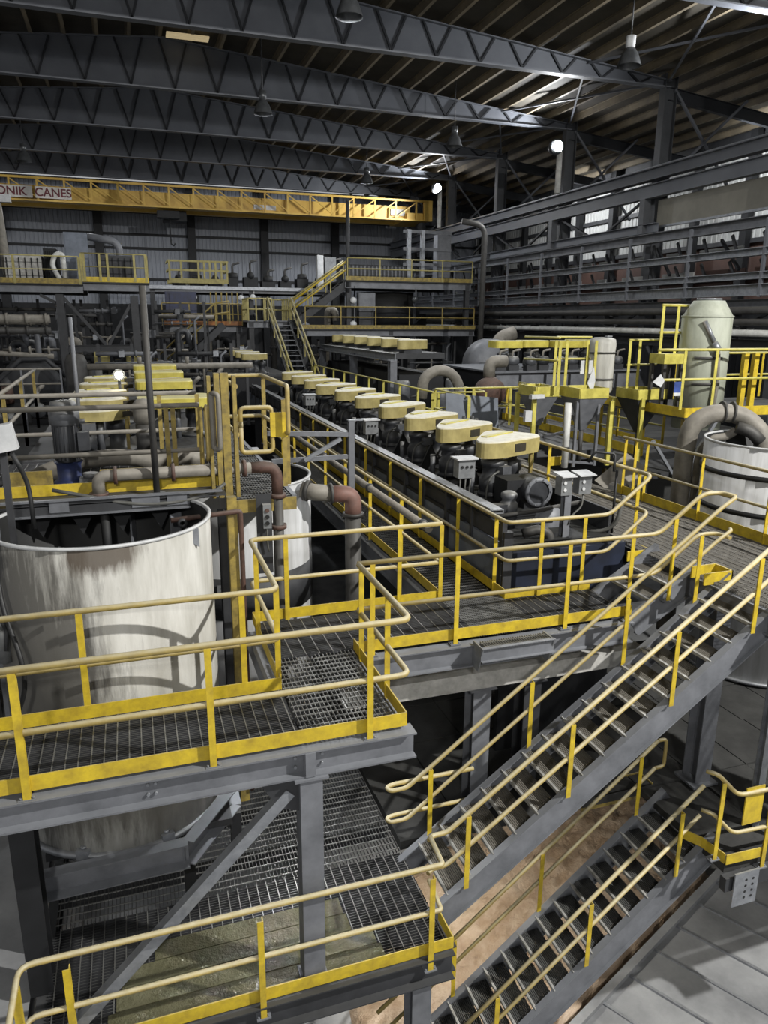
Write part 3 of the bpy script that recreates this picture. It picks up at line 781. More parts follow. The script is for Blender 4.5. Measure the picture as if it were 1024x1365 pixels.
for lx in (.5, 1.6):  # added fixtures housing the glint lights over the wet plates
    q = thing('added_underside_lamp', ('left' if lx < 1 else 'right') + ' small added lamp for glints under the cross walkway', 'lamp', (lx, 8.2, -.4))
    MB().lathe((lx, 8.22, -.46), [(.05, -.04), (.07, .0), (.03, .08), (0, .09)], 12).done('lamp_shade', LAMPO, q); MB().bar((lx, 8.22, -.4), (lx, 8.22 if lx > 1 else 8.36, -.22), .02, .02, (0, 1, 0)).done('bracket', STEELD, q)
# lower slab
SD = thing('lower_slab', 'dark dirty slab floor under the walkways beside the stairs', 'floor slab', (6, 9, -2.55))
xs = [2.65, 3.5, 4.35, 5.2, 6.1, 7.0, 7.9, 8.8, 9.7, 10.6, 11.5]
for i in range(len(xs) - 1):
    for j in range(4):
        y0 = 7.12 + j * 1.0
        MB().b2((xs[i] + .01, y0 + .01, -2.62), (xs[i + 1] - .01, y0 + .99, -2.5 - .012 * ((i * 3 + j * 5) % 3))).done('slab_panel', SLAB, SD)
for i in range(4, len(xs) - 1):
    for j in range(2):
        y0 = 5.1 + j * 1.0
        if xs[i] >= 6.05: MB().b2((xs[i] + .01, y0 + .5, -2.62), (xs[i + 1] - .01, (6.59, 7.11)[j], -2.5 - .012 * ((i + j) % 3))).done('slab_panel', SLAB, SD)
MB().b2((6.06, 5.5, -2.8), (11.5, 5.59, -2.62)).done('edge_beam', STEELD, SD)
handrail('short yellow handrail with toe board around the lower landing', 'lower stair handrails', [(5.78, 5.72, -2.28), (5.86, 5.62, -2.28), (6.12, 5.56, -2.56), (7.4, 5.5, -2.56)], [(5.92, 5.6, -2.36), (6.6, 5.55, -2.6), (7.3, 5.5, -2.6)], h=1.0, mid=.5,
         toe=[((5.9, 6.12, -2.5), (6.03, 5.9, -2.5)), ((6.03, 5.9, -2.5), (6.08, 5.58, -2.5)), ((6.08, 5.56, -2.5), (6.6, 5.54, -2.5))], r=.026)
q = thing('warning_plate', 'plain yellow plate hung on the short landing handrail', 'plate', (6.37, 5.56, -2.0))
MB().b2((6.24, 5.555, -1.98), (6.5, 5.57, -1.5)).done('plate', YEL, q)
q = thing('bracket_plate', 'pale drilled bracket plate under the lower landing', 'plate', (6.25, 5.5, -3))
b = MB().b2((6.15, 5.46, -3.0), (6.5, 5.48, -2.55)).done('plate', STEELL, q)
for k in range(4):
    for j in range(2):
        MB().cyl((6.32 + j * .1, 5.458, -2.66 - k * .08), (6.32 + j * .1, 5.465, -2.66 - k * .08), .018, 8).done('bolt_hole', BLACK, b)
q = thing('toe_plate', 'long yellow toe plate behind the head of the lower stair', 'toe plate', (5.8, 7.2, -2.5))
MB().b2((5.2, 7.14, -2.68), (6.3, 7.155, -2.5)).done('plate', YELD, q); MB().b2((6.3, 7.14, -2.66), (6.315, 7.4, -2.48)).done('plate', YELD, q); MB().b2((5.95, 7.4, -2.66), (6.3, 7.415, -2.48)).done('plate', YELD, q)
# ground spill
q = thing('ore_spill', 'heap of pale brown crushed ore spilled on the ground below the stairs', 'ore heap', (5.5, 9, ZG))
SPB = MB(); N = 60
vs = []; random.seed(3)
for j in range(N):
    for i in range(N):
        u, w = i / (N - 1), j / (N - 1)
        px = 2.2 + u * 7.4 + .9 * (w - .5); py = 5.4 + w * 6.2 + (u - .5) * 2.4
        e = max(0, 1 - ((u - .5) * 2) ** 2) * max(0, 1 - ((w - .5) * 2) ** 2)
        if (px - 1.2) * -.393 + (py - 5.1) * .92 < .25: e = -1.0
        vs.append((px, py, ZG - .37 + (.5 * e ** .7 if e >= 0 else -.3) + .15 * random.random() * (e > .02)))
fs = [(j * N + i, j * N + i + 1, (j + 1) * N + i + 1, (j + 1) * N + i) for j in range(N - 1) for i in range(N - 1)]
SPB.add(vs, fs, True).done('heap', SAND, q, 'stuff')
# ------------------------------------------------------------------ tanks
def open_tank(name, label, cx, cy, R, z0, z1, m, lip=.014, liq=.5, n=48, skirt=True, group=None):
    T = thing(name, label, 'tank', (cx, cy, z0), group)
    q = MB(); q.lathe((cx, cy, 0), [(0, z0), (R, z0), (R, z1), (R - .008, z1)], n); q.done('shell', m, T)
    q = MB(); q.lathe((cx, cy, 0), [(R - .008, z1), (R - .02, z1 - .01), (R - .02, z0 + .05), (0, z0 + .05)], n); q.done('inner_wall', STEELB, T)  # dark inner surface, separate from the shell colour
    q = MB(); q.lathe((cx, cy, 0), [(R - .02, z1 - .015), (R + lip, z1 - .015), (R + lip, z1 + .012), (R - .025, z1 + .012), (R - .025, z1 - .015)], n); q.done('rim', WHITE, T)
    q = MB(); q.lathe((cx, cy, 0), [(0, z1 - liq), (R - .03, z1 - liq)], n); q.done('slurry_surface', FILMY, T)
    if skirt:
        q = MB(); q.lathe((cx, cy, 0), [(R, z0 + .02), (R + .05, z0 + .02), (R + .05, z0 + .07), (R, z0 + .07)], n); q.done('bottom_flange', STEELL, T)
    return T


TX, TY, TRD = -.4, 8.0, 1.1
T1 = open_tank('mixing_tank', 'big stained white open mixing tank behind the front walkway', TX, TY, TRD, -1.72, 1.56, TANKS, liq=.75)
for a in (-1.95, -1.2, -.35, -2.7):
    q = MB(); p = V(TX + math.cos(a) * TRD, TY + math.sin(a) * TRD, -1.66); q.box(p, (.13, .1, .12), a + math.pi / 2); q.cyl(p + V(0, 0, .06), p + V(0, 0, .09), .03, 8); q.done('hold_down_lug', STEELL, T1)
q = MB()
for a in (-2.5, -1.9, -1.2, -.6): # inner baffles
    c, s = math.cos(a + math.pi * .6), math.sin(a + math.pi * .6)
    q = MB(); q.quadplate([(TX + c * 1.06, TY + s * 1.06, 1.4), (TX + c * .9, TY + s * .9, 1.4), (TX + c * .9, TY + s * .9, .82), (TX + c * 1.06, TY + s * 1.06, .82)], .02); q.done('baffle', STEEL, T1)
q = MB()
a = math.radians(-38); p = V(TX + math.cos(a) * 1.1, TY + math.sin(a) * 1.1, 1.5); q.quadplate([p + V(0, 0, .05), p + V(.06, .02, .05), p + V(.06, .02, -.15), p + V(0, 0, -.1)], .03); q.done('lifting_lug', STEELL, T1)
q = MB(); q.cyl((TX, TY + .6, .6), (TX, TY + .6, 1.5), .05, 8); q.done('agitator_shaft', STEELB, T1)
FR = thing('tank_cradle', 'dark channel frame carrying the white mixing tank below the front walkway', 'frame', (-.4, 7.4, -1.95))
pts = [(-1.3, 6.79, -1.8), (.2, 6.79, -1.76), (.78, 7.6, -1.76), (.78, 9.0, -1.76)]
for a, b in zip(pts[:-1], pts[1:]):
    MB().chan(a, b, .28, .14, .014, -1).done('frame_beam', STEEL, FR)
for p in pts[:3]:
    q = MB(); q.bar((p[0], p[1] + .05, -2.48), (p[0], p[1] + .05, -2.0), .12, .12, (0, 1, 0)); q.done('frame_leg', STEELB, FR)
q = MB(); q.b2((-1.2, 7.2, -1.84), (.7, 9, -1.76)); q.done('tank_base', STEELD, FR)

T2 = open_tank('mixing_tank', 'second white open tank with two hoop ribs behind the rusty bent pipe', 1.38, 10.95, 1.1, -2.4, 1.34, TANKB, liq=.35)
q = MB(); q.lathe((1.38, 10.95, 0), [(1.1, -.55), (1.108, -.55), (1.108, .07), (1.1, .07)], 48); q.done('grey_band', STEELD, T2)
sign_text('LEA', 'lettering', .2, (.98, 9.9, -.1), (math.pi / 2, 0, -.38), CONC, T2)
# tank bridge platform over the white tank (z = 1.5)
BR = thing('tank_bridge', 'yellow edged service platform above the rear of the white mixing tank', 'platform', (-.2, 9.6, 1.45))
MB().b2((-1.62, 8.95, 1.62), (.95, 8.965, 1.75)).done('toe_board', YEL, BR)
MB().b2((-1.62, 8.5, 1.6), (.95, 9.0, 1.612)).done('cover_plate', STEELD, BR)
MB().ibeam((-1.8, 9.25, 1.5), (1.05, 9.25, 1.5), .16, .1, .014).done('edge_beam', STEEL, BR)
MB().b2((-1.33, 8.5, 1.5), (.53, 8.52, 1.66)).done('front_plate', STEELD, BR)
MB().bar((-1.6, 8.5, 1.665), (.9, 8.5, 1.665), .07, .02).done('front_angle', STEEL, BR)
MB().bar((-1.33, 8.48, 1.5), (.53, 8.48, 1.5), .06, .015).done('front_angle', STEEL, BR)
for xa, xb in ((-.95, -.75), (-.1, .2), (.28, .5)): MB().b2((xa, 8.49, 1.53), (xb, 8.498, 1.65)).done('pale_patch', STEEL, BR)
grating(-1.75, 1.05, 9.0, 11.2, 1.61, BR, 'x', .04, .12)
MB().b2((-1.5, 9.45, 1.61), (-.98, 9.47, 1.82)).done('splash_plate', YELD, BR); MB().b2((-.45, 9.45, 1.61), (.85, 9.47, 1.8)).done('splash_plate', YELD, BR)
for k in range(4):
    xx = -1.2 + k * .42
    q = MB(); q.quadplate([(xx, 8.66, 1.5), (xx + .28, 8.66, 1.5), (xx + .14, 8.66, 1.22)], .02); q.done('baffle_tooth', STEELB, BR)
for x0 in (-1.5, 1.0):
    MB().ibeam((x0, 9.3, -2.4), (x0, 9.3, 1.22), .2, .16, .014, (0, 1, 0)).done('support_column', STEELD, BR)
handrail('grimy handrail in front of the big agitator motor on the tank bridge', 'tank bridge handrails', [(-1.62, 9.28, 1.5), (.72, 9.28, 1.5), (.76, 9.28, 1.5)], [(-1.6, 9.28, 1.5), (.36, 9.28, 1.5), (.44, 9.3, 1.5), (.76, 9.28, 1.5)], mid=.52, r=.032, mrail=PIPE, mpost=YELD, feet=False)
handrail('grimy handrail behind the big agitator motor on the tank bridge', 'tank bridge handrails', [(-1.9, 9.28, 1.5), (-1.9, 10.9, 1.5), (.86, 10.9, 1.5)], [(-1.9, 10.9, 1.5), (.34, 10.9, 1.5), (.86, 10.9, 1.5), (-1.9, 9.3, 1.5)], mid=.55, r=.032, mrail=PIPE, mpost=YELD, feet=False)
# big motor
M1 = thing('agitator_motor', 'large dark upright agitator motor with domed cap and blue base on the tank bridge', 'motor', (-.8, 9.6, 1.5))
q = MB(); q.lathe((-.8, 9.6, 0), [(0, 1.61), (.19, 1.61), (.19, 1.66), (.14, 1.68), (.14, 1.86), (.17, 1.9)], 20); q.done('motor_base', MOTORB, M1)
q = MB(); q.lathe((-.8, 9.6, 0), [(.13, 1.9), (.145, 1.92), (.145, 2.36), (.13, 2.38)], 24)
for k in range(20):
    a = 2 * math.pi * k / 20; q.bar((-.8 + .145 * math.cos(a), 9.6 + .145 * math.sin(a), 1.93), (-.8 + .145 * math.cos(a), 9.6 + .145 * math.sin(a), 2.34), .02, .012, (math.cos(a), math.sin(a), 0))
q.done('finned_body', MOTOR, M1)
q = MB(); q.lathe((-.8, 9.6, 0), [(.15, 2.34), (.175, 2.36), (.175, 2.5), (.16, 2.52), (.12, 2.53)], 24); q.done('fan_cowl', MOTORG, M1)
q = MB(); q.lathe((-.8, 9.6, 0), [(.12, 2.53), (.15, 2.55), (.155, 2.58), (.14, 2.62), (.09, 2.635), (0, 2.64)], 24); q.done('rain_cap', MOTORG, M1)
q = MB(); q.box((-.6, 9.55, 2.15), (.13, .14, .22)); q.done('terminal_box', MOTOR, M1)
q = MB(); q.box((-.55, 9.45, 1.66), (.26, .2, .12)); q.cyl((-.55, 9.4, 1.72), (-.55, 9.4, 1.78), .09, 12); q.done('gear_flange', MOTORG, M1)
MB().tube([(-.46, 9.45, 1.72), (-.62, 9.3, 1.66), (-.76, 9.1, 1.7), (-.76, 9.05, 1.62)], .022, 8, True, .1).done('cable', HOSE, M1)
# humped rubber ducts
q = thing('rubber_duct', 'thick grey humped duct lying along the tank bridge behind the motor', 'duct', (-.2, 10.0, 1.6))
MB().tube([(-1.35, 10.2, 1.55), (-1.1, 10.2, 1.68), (-.75, 10.2, 1.78), (-.35, 10.2, 1.82), (-.05, 10.2, 1.8), (.15, 10.2, 1.72), (.4, 10.2, 1.74), (.6, 10.2, 1.8), (.85, 10.2, 1.7)], .11, 12, True, .15, None).done('duct', PIPE, q)
# pipes in front
q = thing('rusty_pipe', 'grey pipe along the tank bridge with a rusty brown down bend', 'pipe', (1.6, 8.9, 1))
MB().tube([(-.45, 8.85, 1.62), (-.45, 8.85, 1.84), (1.35, 8.9, 1.83)], .07, 12, True, .14).done('pipe_run', PIPE, q)
MB().tube([(1.3, 8.9, 1.83), (1.62, 8.9, 1.83), (1.62, 8.9, 1.48)], .072, 12, True, .26).done('rusty_bend', RUST, q)
MB().tube([(1.62, 8.9, 1.5), (1.62, 8.9, -2.4)], .07, 12).done('drop_pipe', PIPED, q)
for p0, p1 in (((1.62, 8.9, 1.44), (1.62, 8.9, 1.49)), ((1.62, 8.9, 1.04), (1.62, 8.9, 1.09)), ((1.2, 8.9, 1.83), (1.24, 8.9, 1.83)), ((.36, 8.87, 1.835), (.4, 8.87, 1.835)), ((-.45, 8.85, 1.61), (-.45, 8.85, 1.65)), ((-.28, 8.855, 1.84), (-.24, 8.855, 1.84))):
    MB().cyl(p0, p1, .105, 14).done('flange', RUST, q)
q = thing('elbow_pipe', 'wide grey overflow pipe from the second tank bending down with a reddish elbow', 'pipe', (2.9, 10, .5))
MB().tube([(2.2, 10.14, 1.23), (2.35, 10.05, 1.2), (2.62, 10, 1.17)], .12, 14).done('pipe_stub', PIPE, q)
MB().tube([(2.6, 10, 1.17), (2.92, 10, 1.15), (2.92, 10, .84)], .122, 14, True, .2).done('pipe_elbow', BANDC, q)
MB().tube([(2.92, 10, .86), (2.92, 10, -2.4)], .12, 14).done('drop_pipe', PIPED, q)
for p0, p1 in (((2.56, 10, 1.175), (2.6, 10, 1.175)), ((2.92, 10, .82), (2.92, 10, .87)), ((2.24, 10.11, 1.225), (2.29, 10.08, 1.215))):
    MB().cyl(p0, p1, .155, 16).done('flange', PIPED, q)
q = thing('slim_post', 'slim brown grey pipe post standing upright on the tank bridge edge', 'post', (.18, 8.75, 1.61))
MB().cyl((.18, 8.72, 1.62), (.18, 8.72, 3.93), .037, 10).done('pole', PIPED, q); MB().cyl((.18, 8.72, 1.612), (.18, 8.72, 1.635), .1, 12).done('base_flange', STEEL, q)
q = thing('thin_rod', 'very thin upright rod near the cream guards on the tank bridge', 'rod', (-.85, 13, 2))
MB().cyl((-.85, 13, 1.5), (-.85, 13, 3.6), .03, 8).done('rod', STEEL, q)
q = thing('yellow_column', 'battered yellow square column with worn edges beside the second tank', 'column', (1.0, 8.5, -2.47))
MB().bar((1.0, 8.5, -2.47), (1.0, 8.5, 1.58), .11, .11, (0, 1, 0)).done('column_body', YELD, q)
q = thing('rusty_drain_pipe', 'thin red brown drain pipe reaching over the white tank and down the yellow column', 'pipe', (1.08, 8.4, 0))
MB().tube([(.3, 8.3, 1.4), (1.09, 8.42, 1.42), (1.09, 8.42, -2.3)], .03, 8, True, .04).done('pipe', RUST, q)
MB().lathe((.42, 8.3, 1.36), [(.03, -.03), (.055, -.03), (.055, .03), (.03, .03)], 12, 'y').done('hanger_ring', STEELD, q)
G1 = thing('yellow_gate', 'worn yellow post gate at the end of the tank bridge walkway', 'gate', (1.1, 8.8, 1.5))
for x0, z1, w in ((.84, 2.95, .04), (.93, 2.98, .06), (1.02, 2.98, .09), (1.13, 2.95, .045)):
    q = MB(); q.bar((x0, 8.85, 1.5), (x0, 8.85, z1), w, .09, (0, 1, 0)); q.done('gate_post', YELD, G1)
MB().tube([(.86, 8.8, 2.75), (.93, 8.72, 2.75), (.93, 8.72, 2.1), (.86, 8.8, 2.1), (.86, 8.8, 2.75)], .03, 8, True, .06).done('gate_loop', PIPE, G1)
MB().tube([(.8, 8.9, 2.55), (.8, 8.82, 2.62), (.8, 8.82, 2.02), (.8, 8.9, 1.95)], .025, 8, True, .05).done('gate_loop', YELR, G1)
MB().tube([(1.2, 8.9, 2.32), (1.2, 8.9, 2.56), (1.58, 8.9, 2.56), (1.58, 8.9, 2.02), (1.2, 8.9, 2.02), (1.2, 8.9, 2.4)], .028, 8, True, .06).done('gate_frame', YELR, G1)
handrail('worn yellow handrail loop at the right end of the tank bridge', 'tank bridge handrails', [(1.15, 8.85, 1.75), (1.15, 10.6, 1.75), (1.75, 10.6, 1.75), (1.75, 8.9, 1.75)], [(1.72, 8.9, 1.6), (1.78, 9.0, 1.6), (1.75, 10.5, 1.75), (1.2, 10.6, 1.75)], mid=.5, r=.03, mrail=YELR, mpost=YELD, ends=(1,), feet=False)
MB().b2((1.55, 8.86, 2.2), (1.76, 8.88, 2.5)).done('gate_plate', YEL, G1)
q = thing('bridge_deck', 'dark grating deck strip running away beside the tank bridge gate', 'walkway', (1.5, 11, 1.4))
grating(1.12, 1.8, 8.9, 16, 1.45, q, 'y', .04, .12); MB().b2((1.1, 8.86, 1.28), (1.85, 8.9, 1.44)).done('edge_beam', YELD, q); MB().b2((1.8, 8.9, 1.3), (1.86, 16, 1.46)).done('side_beam', STEEL, q)
q = thing('switch_box', 'grey push button station on a plate in front of the second tank', 'switch box', (1.42, 8.75, .9))
MB().b2((1.33, 8.78, .5), (1.52, 8.8, 1.52)).done('back_plate', STEELD, q); b = MB().b2((1.4, 8.7, 1.1), (1.5, 8.78, 1.4)).done('box', BOXG, q)
for k in range(3): MB().cyl((1.45, 8.7, 1.17 + .08 * k), (1.45, 8.68, 1.17 + .08 * k), .025, 8).done('button', BLACK if k < 2 else RUST, b)
MB().tube([(1.45, 8.72, 1.1), (1.44, 8.72, .95), (1.46, 8.73, .8)], .012, 6, True, .05).done('cable', HOSE, q)
q = thing('grey_hose', 'slack grey hose hanging across the top of the white mixing tank', 'hose', (0, 8.5, 1.6))
MB().tube([(-.92, 8.7, 1.74), (-.6, 8.6, 1.68), (-.25, 8.5, 1.6), (.1, 8.5, 1.55), (.45, 8.5, 1.56), (.8, 8.55, 1.63), (.95, 8.6, 1.72)], .022, 8, True, .2).done('hose', HOSE, q)
q = thing('black_cable', 'black cable dangling down the left side of the white tank', 'cable', (-1.3, 7.2, 0))
MB().tube([(-1.12, 7.6, 2.35), (-1.02, 7.7, 2.05), (-1.0, 7.6, 1.6)], .022, 8, True, .2).done('cable', BLACK, q)
MB().tube([(-1.28, 7.3, 1.7), (-1.3, 7.1, 1.1), (-1.12, 6.8, .6), (-1.12, 6.8, .3), (-1.28, 6.9, -.1), (-1.1, 6.8, -.35), (-.6, 6.78, -.55), (-.2, 6.8, -.6)], .022, 8, True, .3).done('cable_loop', BLACK, q)
q = thing('junction_box', 'white tilted junction box at the left edge above the mixing tank', 'box', (-1.25, 8, 2.3))
MB().box((-1.3, 8, 2.43), (.34, .16, .26), 0, 0, -.18).done('box', WHITE, q); MB().bar((-1.27, 8.1, 1.3), (-1.27, 8.1, 2.35), .06, .06, (0, 1, 0)).done('stand_post', STEELD, q)
q = thing('left_post', 'grey steel post at the left edge in front of the mixing tank', 'post', (-1.36, 8, 0))
MB().ibeam((-1.4, 7.7, -2.4), (-1.4, 7.7, 1.75), .16, .14, .014).done('post_body', STEEL, q)
q = thing('valve_assembly', 'small grey valve with handle on the left post beside the tank', 'valve', (-1.36, 7.4, .6))
MB().cyl((-1.36, 7.4, .35), (-1.36, 7.4, .8), .07, 10).done('valve_body', BOXG, q); MB().tube([(-1.36, 7.33, .85), (-1.3, 7.3, .7), (-1.33, 7.3, .5)], .02, 6, True, .05).done('lever', STEELD, q)
# ------------------------------------------------------------------ flotation banks and their drives
def guard_poly(pts, r=.16, seg=4):
    n = len(pts); out = []
    for i in range(n):
        a, b, c = V(*pts[i - 1], 0), V(*pts[i], 0), V(*pts[(i + 1) % n], 0)
        u, w = a - b, c - b; rr = min(r, u.length * .45, w.length * .45)
        p, q = b + u.normalized() * rr, b + w.normalized() * rr
        for k in range(seg + 1):
            t = k / seg; s = p * (1 - t) ** 2 + b * 2 * t * (1 - t) + q * t * t; out.append((s.x, s.y))
    return out


GP = [(-.62, -.42), (-.28, -.5), (.72, -.06), (.8, .2), (.34, .82), (.0, .72), (-.55, -.1)]


def drive_unit(label, loc, gm=CREAM, gz=.72, gh=.27, s=1.0, group=None, poly=GP, motor=True, simple=False, box=True):
    """belt guard over an upright motor and a bearing housing; loc is the deck point below the guard"""
    T = thing('agitator_drive', label, 'drive', loc, group)
    L = V(loc); P = [(x * s, y * s) for x, y in poly]
    pg = guard_poly(P, .17 * s)
    q = MB(); q.prism([(L.x + x, L.y + y) for x, y in pg], L.z + gz, L.z + gz + gh, .02); g = q.done('belt_guard', gm, T)
    q = MB(); a, b = V(P[-2][0], P[-2][1], 0), V(P[3][0], P[3][1], 0)
    if not simple:
        c0, c1 = L + V(-.3 * s, -.1 * s, gz + gh), L + V(.42 * s, .32 * s, gz + gh)
        q.bar(c0 + V(0, .18 * s, .008), c1 + V(0, .18 * s, .008), .12 * s, .02); q.done('cover_strip', YELP if gm is CREAM else CREAM, g)
        d = V(P[2][0] - P[1][0], P[2][1] - P[1][1], 0).normalized(); m0 = L + V(P[1][0], P[1][1], gz + gh * .5) + d * .52 * s
        q = MB(); q.bar(m0 - d * .14 * s + V(d.y, -d.x, 0) * .006, m0 + d * .14 * s + V(d.y, -d.x, 0) * .006, .012, gh * .5); q.done('vent', VENTM, g)
    if motor:
        mx, my = L.x - .22 * s, L.y - .12 * s
        q = MB(); q.lathe((mx, my, L.z), [(0, 0), (.24, 0), (.24, .05), (.2, .07), (.22, .1), (.22, .28), (.2, .3), (.2, .33), (.17, .36), (.17, .5), (.2, .52), (.2, .6), (.1, .62), (.1, gz)], 16); q.done('motor', MOTOR, T)
        if not simple:
            q = MB(); q.box((mx + .12, my - .2, L.z + .45), (.2, .14, .15), .3); q.done('terminal_box', MOTORG, T)
            q = MB(); q.tube([(mx + .02, my - .22, L.z + .45), (mx - .16, my - .26, L.z + .38), (mx - .22, my - .26, L.z + .2), (mx - .24, my - .28, L.z - .02)], .018, 6, True, .12); q.done('conduit', HOSE, T)
            q = MB(); q.cyl((mx - .3, my + .15, L.z), (mx - .3, my + .15, L.z + .4), .05, 8); q.done('stud', MOTORG, T); q = MB(); q.cyl((mx + .28, my + .12, L.z), (mx + .28, my + .12, L.z + .55), .06, 8); q.done('stud', MOTORG, T)
        bx, by = L.x + .38 * s, L.y + .3 * s
        q = MB(); q.lathe((bx, by, L.z), [(0, 0), (.3, 0), (.3, .04), (.15, .06), (.13, .3), (.16, .34), (.16, .5), (.08, .52), (.08, gz)], 14); q.done('bearing_housing', MOTOR, T)
        for (ox, oy) in ((.55, -.05), (.05, .5)):
            MB().bar((L.x + ox * s, L.y + oy * s, L.z), (L.x + ox * s, L.y + oy * s, L.z + gz), .05, .05, (0, 1, 0)).done('guard_leg', YELD if not simple else MOTOR, T)
        if not simple:
            q = MB(); q.quadplate([(L.x - .62 * s, L.y + .5 * s, L.z), (L.x + .0 * s, L.y + .75 * s, L.z), (L.x - .3 * s, L.y + .63 * s, L.z + .5)], .03); q.done('gusset', STEELB, T)
    if not motor: MB().b2((L.x - .3, L.y - .25, L.z), (L.x + .4, L.y + .3, L.z + gz)).done('drive_base', MOTOR, T)
    return T


FB = thing('flotation_bank', 'long central flotation bank with blue grey side panels and a row of cream belt guards', 'machine', (5.5, 8.3, 0))
BY0, BY1, DZ = 8.45, 30.0, .72
MB().b2((4.62, 9.7, -1.4), (6.42, BY1, DZ - .05)).done('tank_body', STEELB, FB)
y = BY0 + .03; k = 0
while y < BY1:
    MB().b2((4.57, y + .06, .05), (4.62, y + 1.8, .66)).done('side_panel', BLUEG, FB)
    MB().b2((4.60, y + .03, .68), (4.62, y + 1.85, .92)).done('side_plate', STEELD, FB)
    q = MB(); q.bar((4.57, y, -.2), (4.57, y, 1.0), .07, .08, (0, 1, 0)); q.done('side_stiffener', STEELD, FB)
    MB().bar((4.55, y + .95, .5), (4.55, y + .95, .98), .03, .05, (0, 1, 0)).done('side_stiffener', STEELD, FB); y += 1.88; k += 1
MB().b2((4.55, 9.7, DZ - .04), (6.42, BY1, DZ)).done('deck', STEELB, FB)
MB().chan((4.66, BY0 + .4, 1.03), (4.66, BY1, 1.03), .06, .2, .012, 1).done('edge_channel', STEELL, FB)
MB().bar((4.56, BY0 + .4, 1.07), (4.56, BY1, 1.07), .03, .03).done('edge_strip', STEELL, FB)
MB().b2((4.62, BY0 + .5, .7), (4.7, BY1, 1.0)).done('froth_lip', STEELD, FB)
MB().b2((4.55, BY0 - .02, -.1), (6.5, BY0 + .04, .55)).done('front_panel', NAVY, FB)
MB().b2((4.55, BY0 - .05, .0), (4.68, BY0 + .06, .86)).done('corner_post', STEELD, FB)
for k in range(5): MB().cyl((4.55 - .012, BY0 - .0, .08 + .17 * k), (4.55, BY0, .08 + .17 * k), .014, 6).done('bolt', STEELL, FB)
MB().b2((4.6, BY0, -2.45), (6.4, BY0 + .1, -.1)).done('front_frame', STEELB, FB)
MB().b2((6.42, BY0 + .3, .3), (6.46, BY1, .95)).done('right_panel', STEELD, FB)
for z in (.62, .5): MB().bar((6.49, BY0 + .6, z), (6.49, BY1, z), .06, .05).done('right_rail', STEELL, FB)
GYS = [(5.27, 10.72), (5.24, 12.43), (5.2, 14.0), (5.3, 16.06), (5.36, 18.1), (5.32, 20.0), (5.25, 21.87), (5.28, 23.8), (5.28, 25.7), (5.28, 27.6)]
d0 = None
for i, (gx, gy) in enumerate(GYS):
    p = (gx + .62, gy + .42, DZ)
    lab = f'{NTH[i]} cream belt guard drive from the near end of the central flotation bank'
    if d0 is None: d0 = drive_unit(lab, p, CREAM, .69, .27, 1.0, 'central bank drives')
    else: copy_tree(d0, p, (-.06, .05, 0, .08, -.03, .02)[i % 6], lab)
# switch boxes along the bank
for i, (bx, by) in enumerate(((4.86, 10.4), (4.84, 15.2), (4.84, 21.0))):
    q = thing('bank_switch_box', f'{NTH[i]} small switch box with a pale lid on the edge of the central bank', 'switch box', (bx, by, .72), 'bank switch boxes')
    MB().b2((bx - .14, by - .1, 1.2), (bx + .14, by + .1, 1.5)).done('box', BOXG, q); MB().b2((bx - .19, by - .16, 1.5), (bx + .17, by + .12, 1.525)).done('lid', WHITE, q)
    for k in range(3): MB().tube([(bx - .09 + .09 * k, by - .06, 1.2), (bx - .1 + .08 * k, by - .08, 1.0), (bx - .06 + .05 * k, by - .06, .74)], .014, 6, True, .08).done('cable', HOSE, q)
    for k in range(3): MB().cyl((bx - .08 + .08 * k, by - .1, 1.38), (bx - .08 + .08 * k, by - .12, 1.38), .022, 8).done('button', BLACK, q)
# feed end of the bank
q = thing('disc_housing', 'round flanged gear disc housing at the near end of the central bank', 'gear housing', (5.95, 10.2, .72))
MB().cyl((5.95, 9.95, .98), (5.95, 10.4, .98), .21, 26).done('disc', MOTOR, q); MB().lathe((5.95, 9.93, .98), [(.18, 0), (.235, 0), (.235, .05), (.18, .05), (.18, 0)], 26, 'y').done('flange_ring', STEEL, q)
for k in range(10):
    a = 2 * math.pi * k / 10; MB().cyl((5.95 + .208 * math.cos(a), 9.93, .98 + .208 * math.sin(a)), (5.95 + .208 * math.cos(a), 9.915, .98 + .208 * math.sin(a)), .012, 6).done('bolt', STEELL, q)
MB().b2((5.72, 9.98, .72), (6.18, 10.5, .82)).done('housing_base', STEELB, q); MB().b2((5.5, 10.15, .72), (6.2, 10.6, 1.15)).done('housing_base', STEELB, q)
q = thing('small_motor', 'small upright grey motor before the nearest belt guard of the central bank', 'motor', (5.1, 9.4, .7))
MB().cyl((5.13, 9.4, .62), (5.13, 9.4, .76), .11, 12).done('motor_foot', MOTOR, q); MB().lathe((5.13, 9.4, .76), [(0, 0), (.13, 0), (.13, .24), (.1, .26), (.1, .3), (.12, .32), (.12, .38), (.08, .41), (0, .42)], 16).done('motor_body', MOTORG, q); MB().box((4.96, 9.36, .88), (.18, .16, .24)).done('terminal_box', MOTOR, q)
q = thing('feed_box', 'dark feed box with bent pipes at the near end of the central bank', 'feed box', (5.6, 8.9, .5))
MB().b2((4.75, 8.6, .1), (6.4, 9.6, .62)).done('box_body', STEELB, q)
MB().tube([(4.85, 9.2, .86), (5.5, 9.2, .9), (6.3, 9.3, .95)], .035, 8).done('pipe', PIPED, q); MB().tube([(4.9, 8.95, .82), (5.6, 8.95, .8)], .03, 8).done('pipe', STEEL, q)
MB().tube([(5.05, 8.8, .7), (5.25, 8.75, .76), (5.42, 8.72, .7), (5.45, 8.7, .45)], .07, 10, True, .1).done('bent_pipe', PIPED, q)
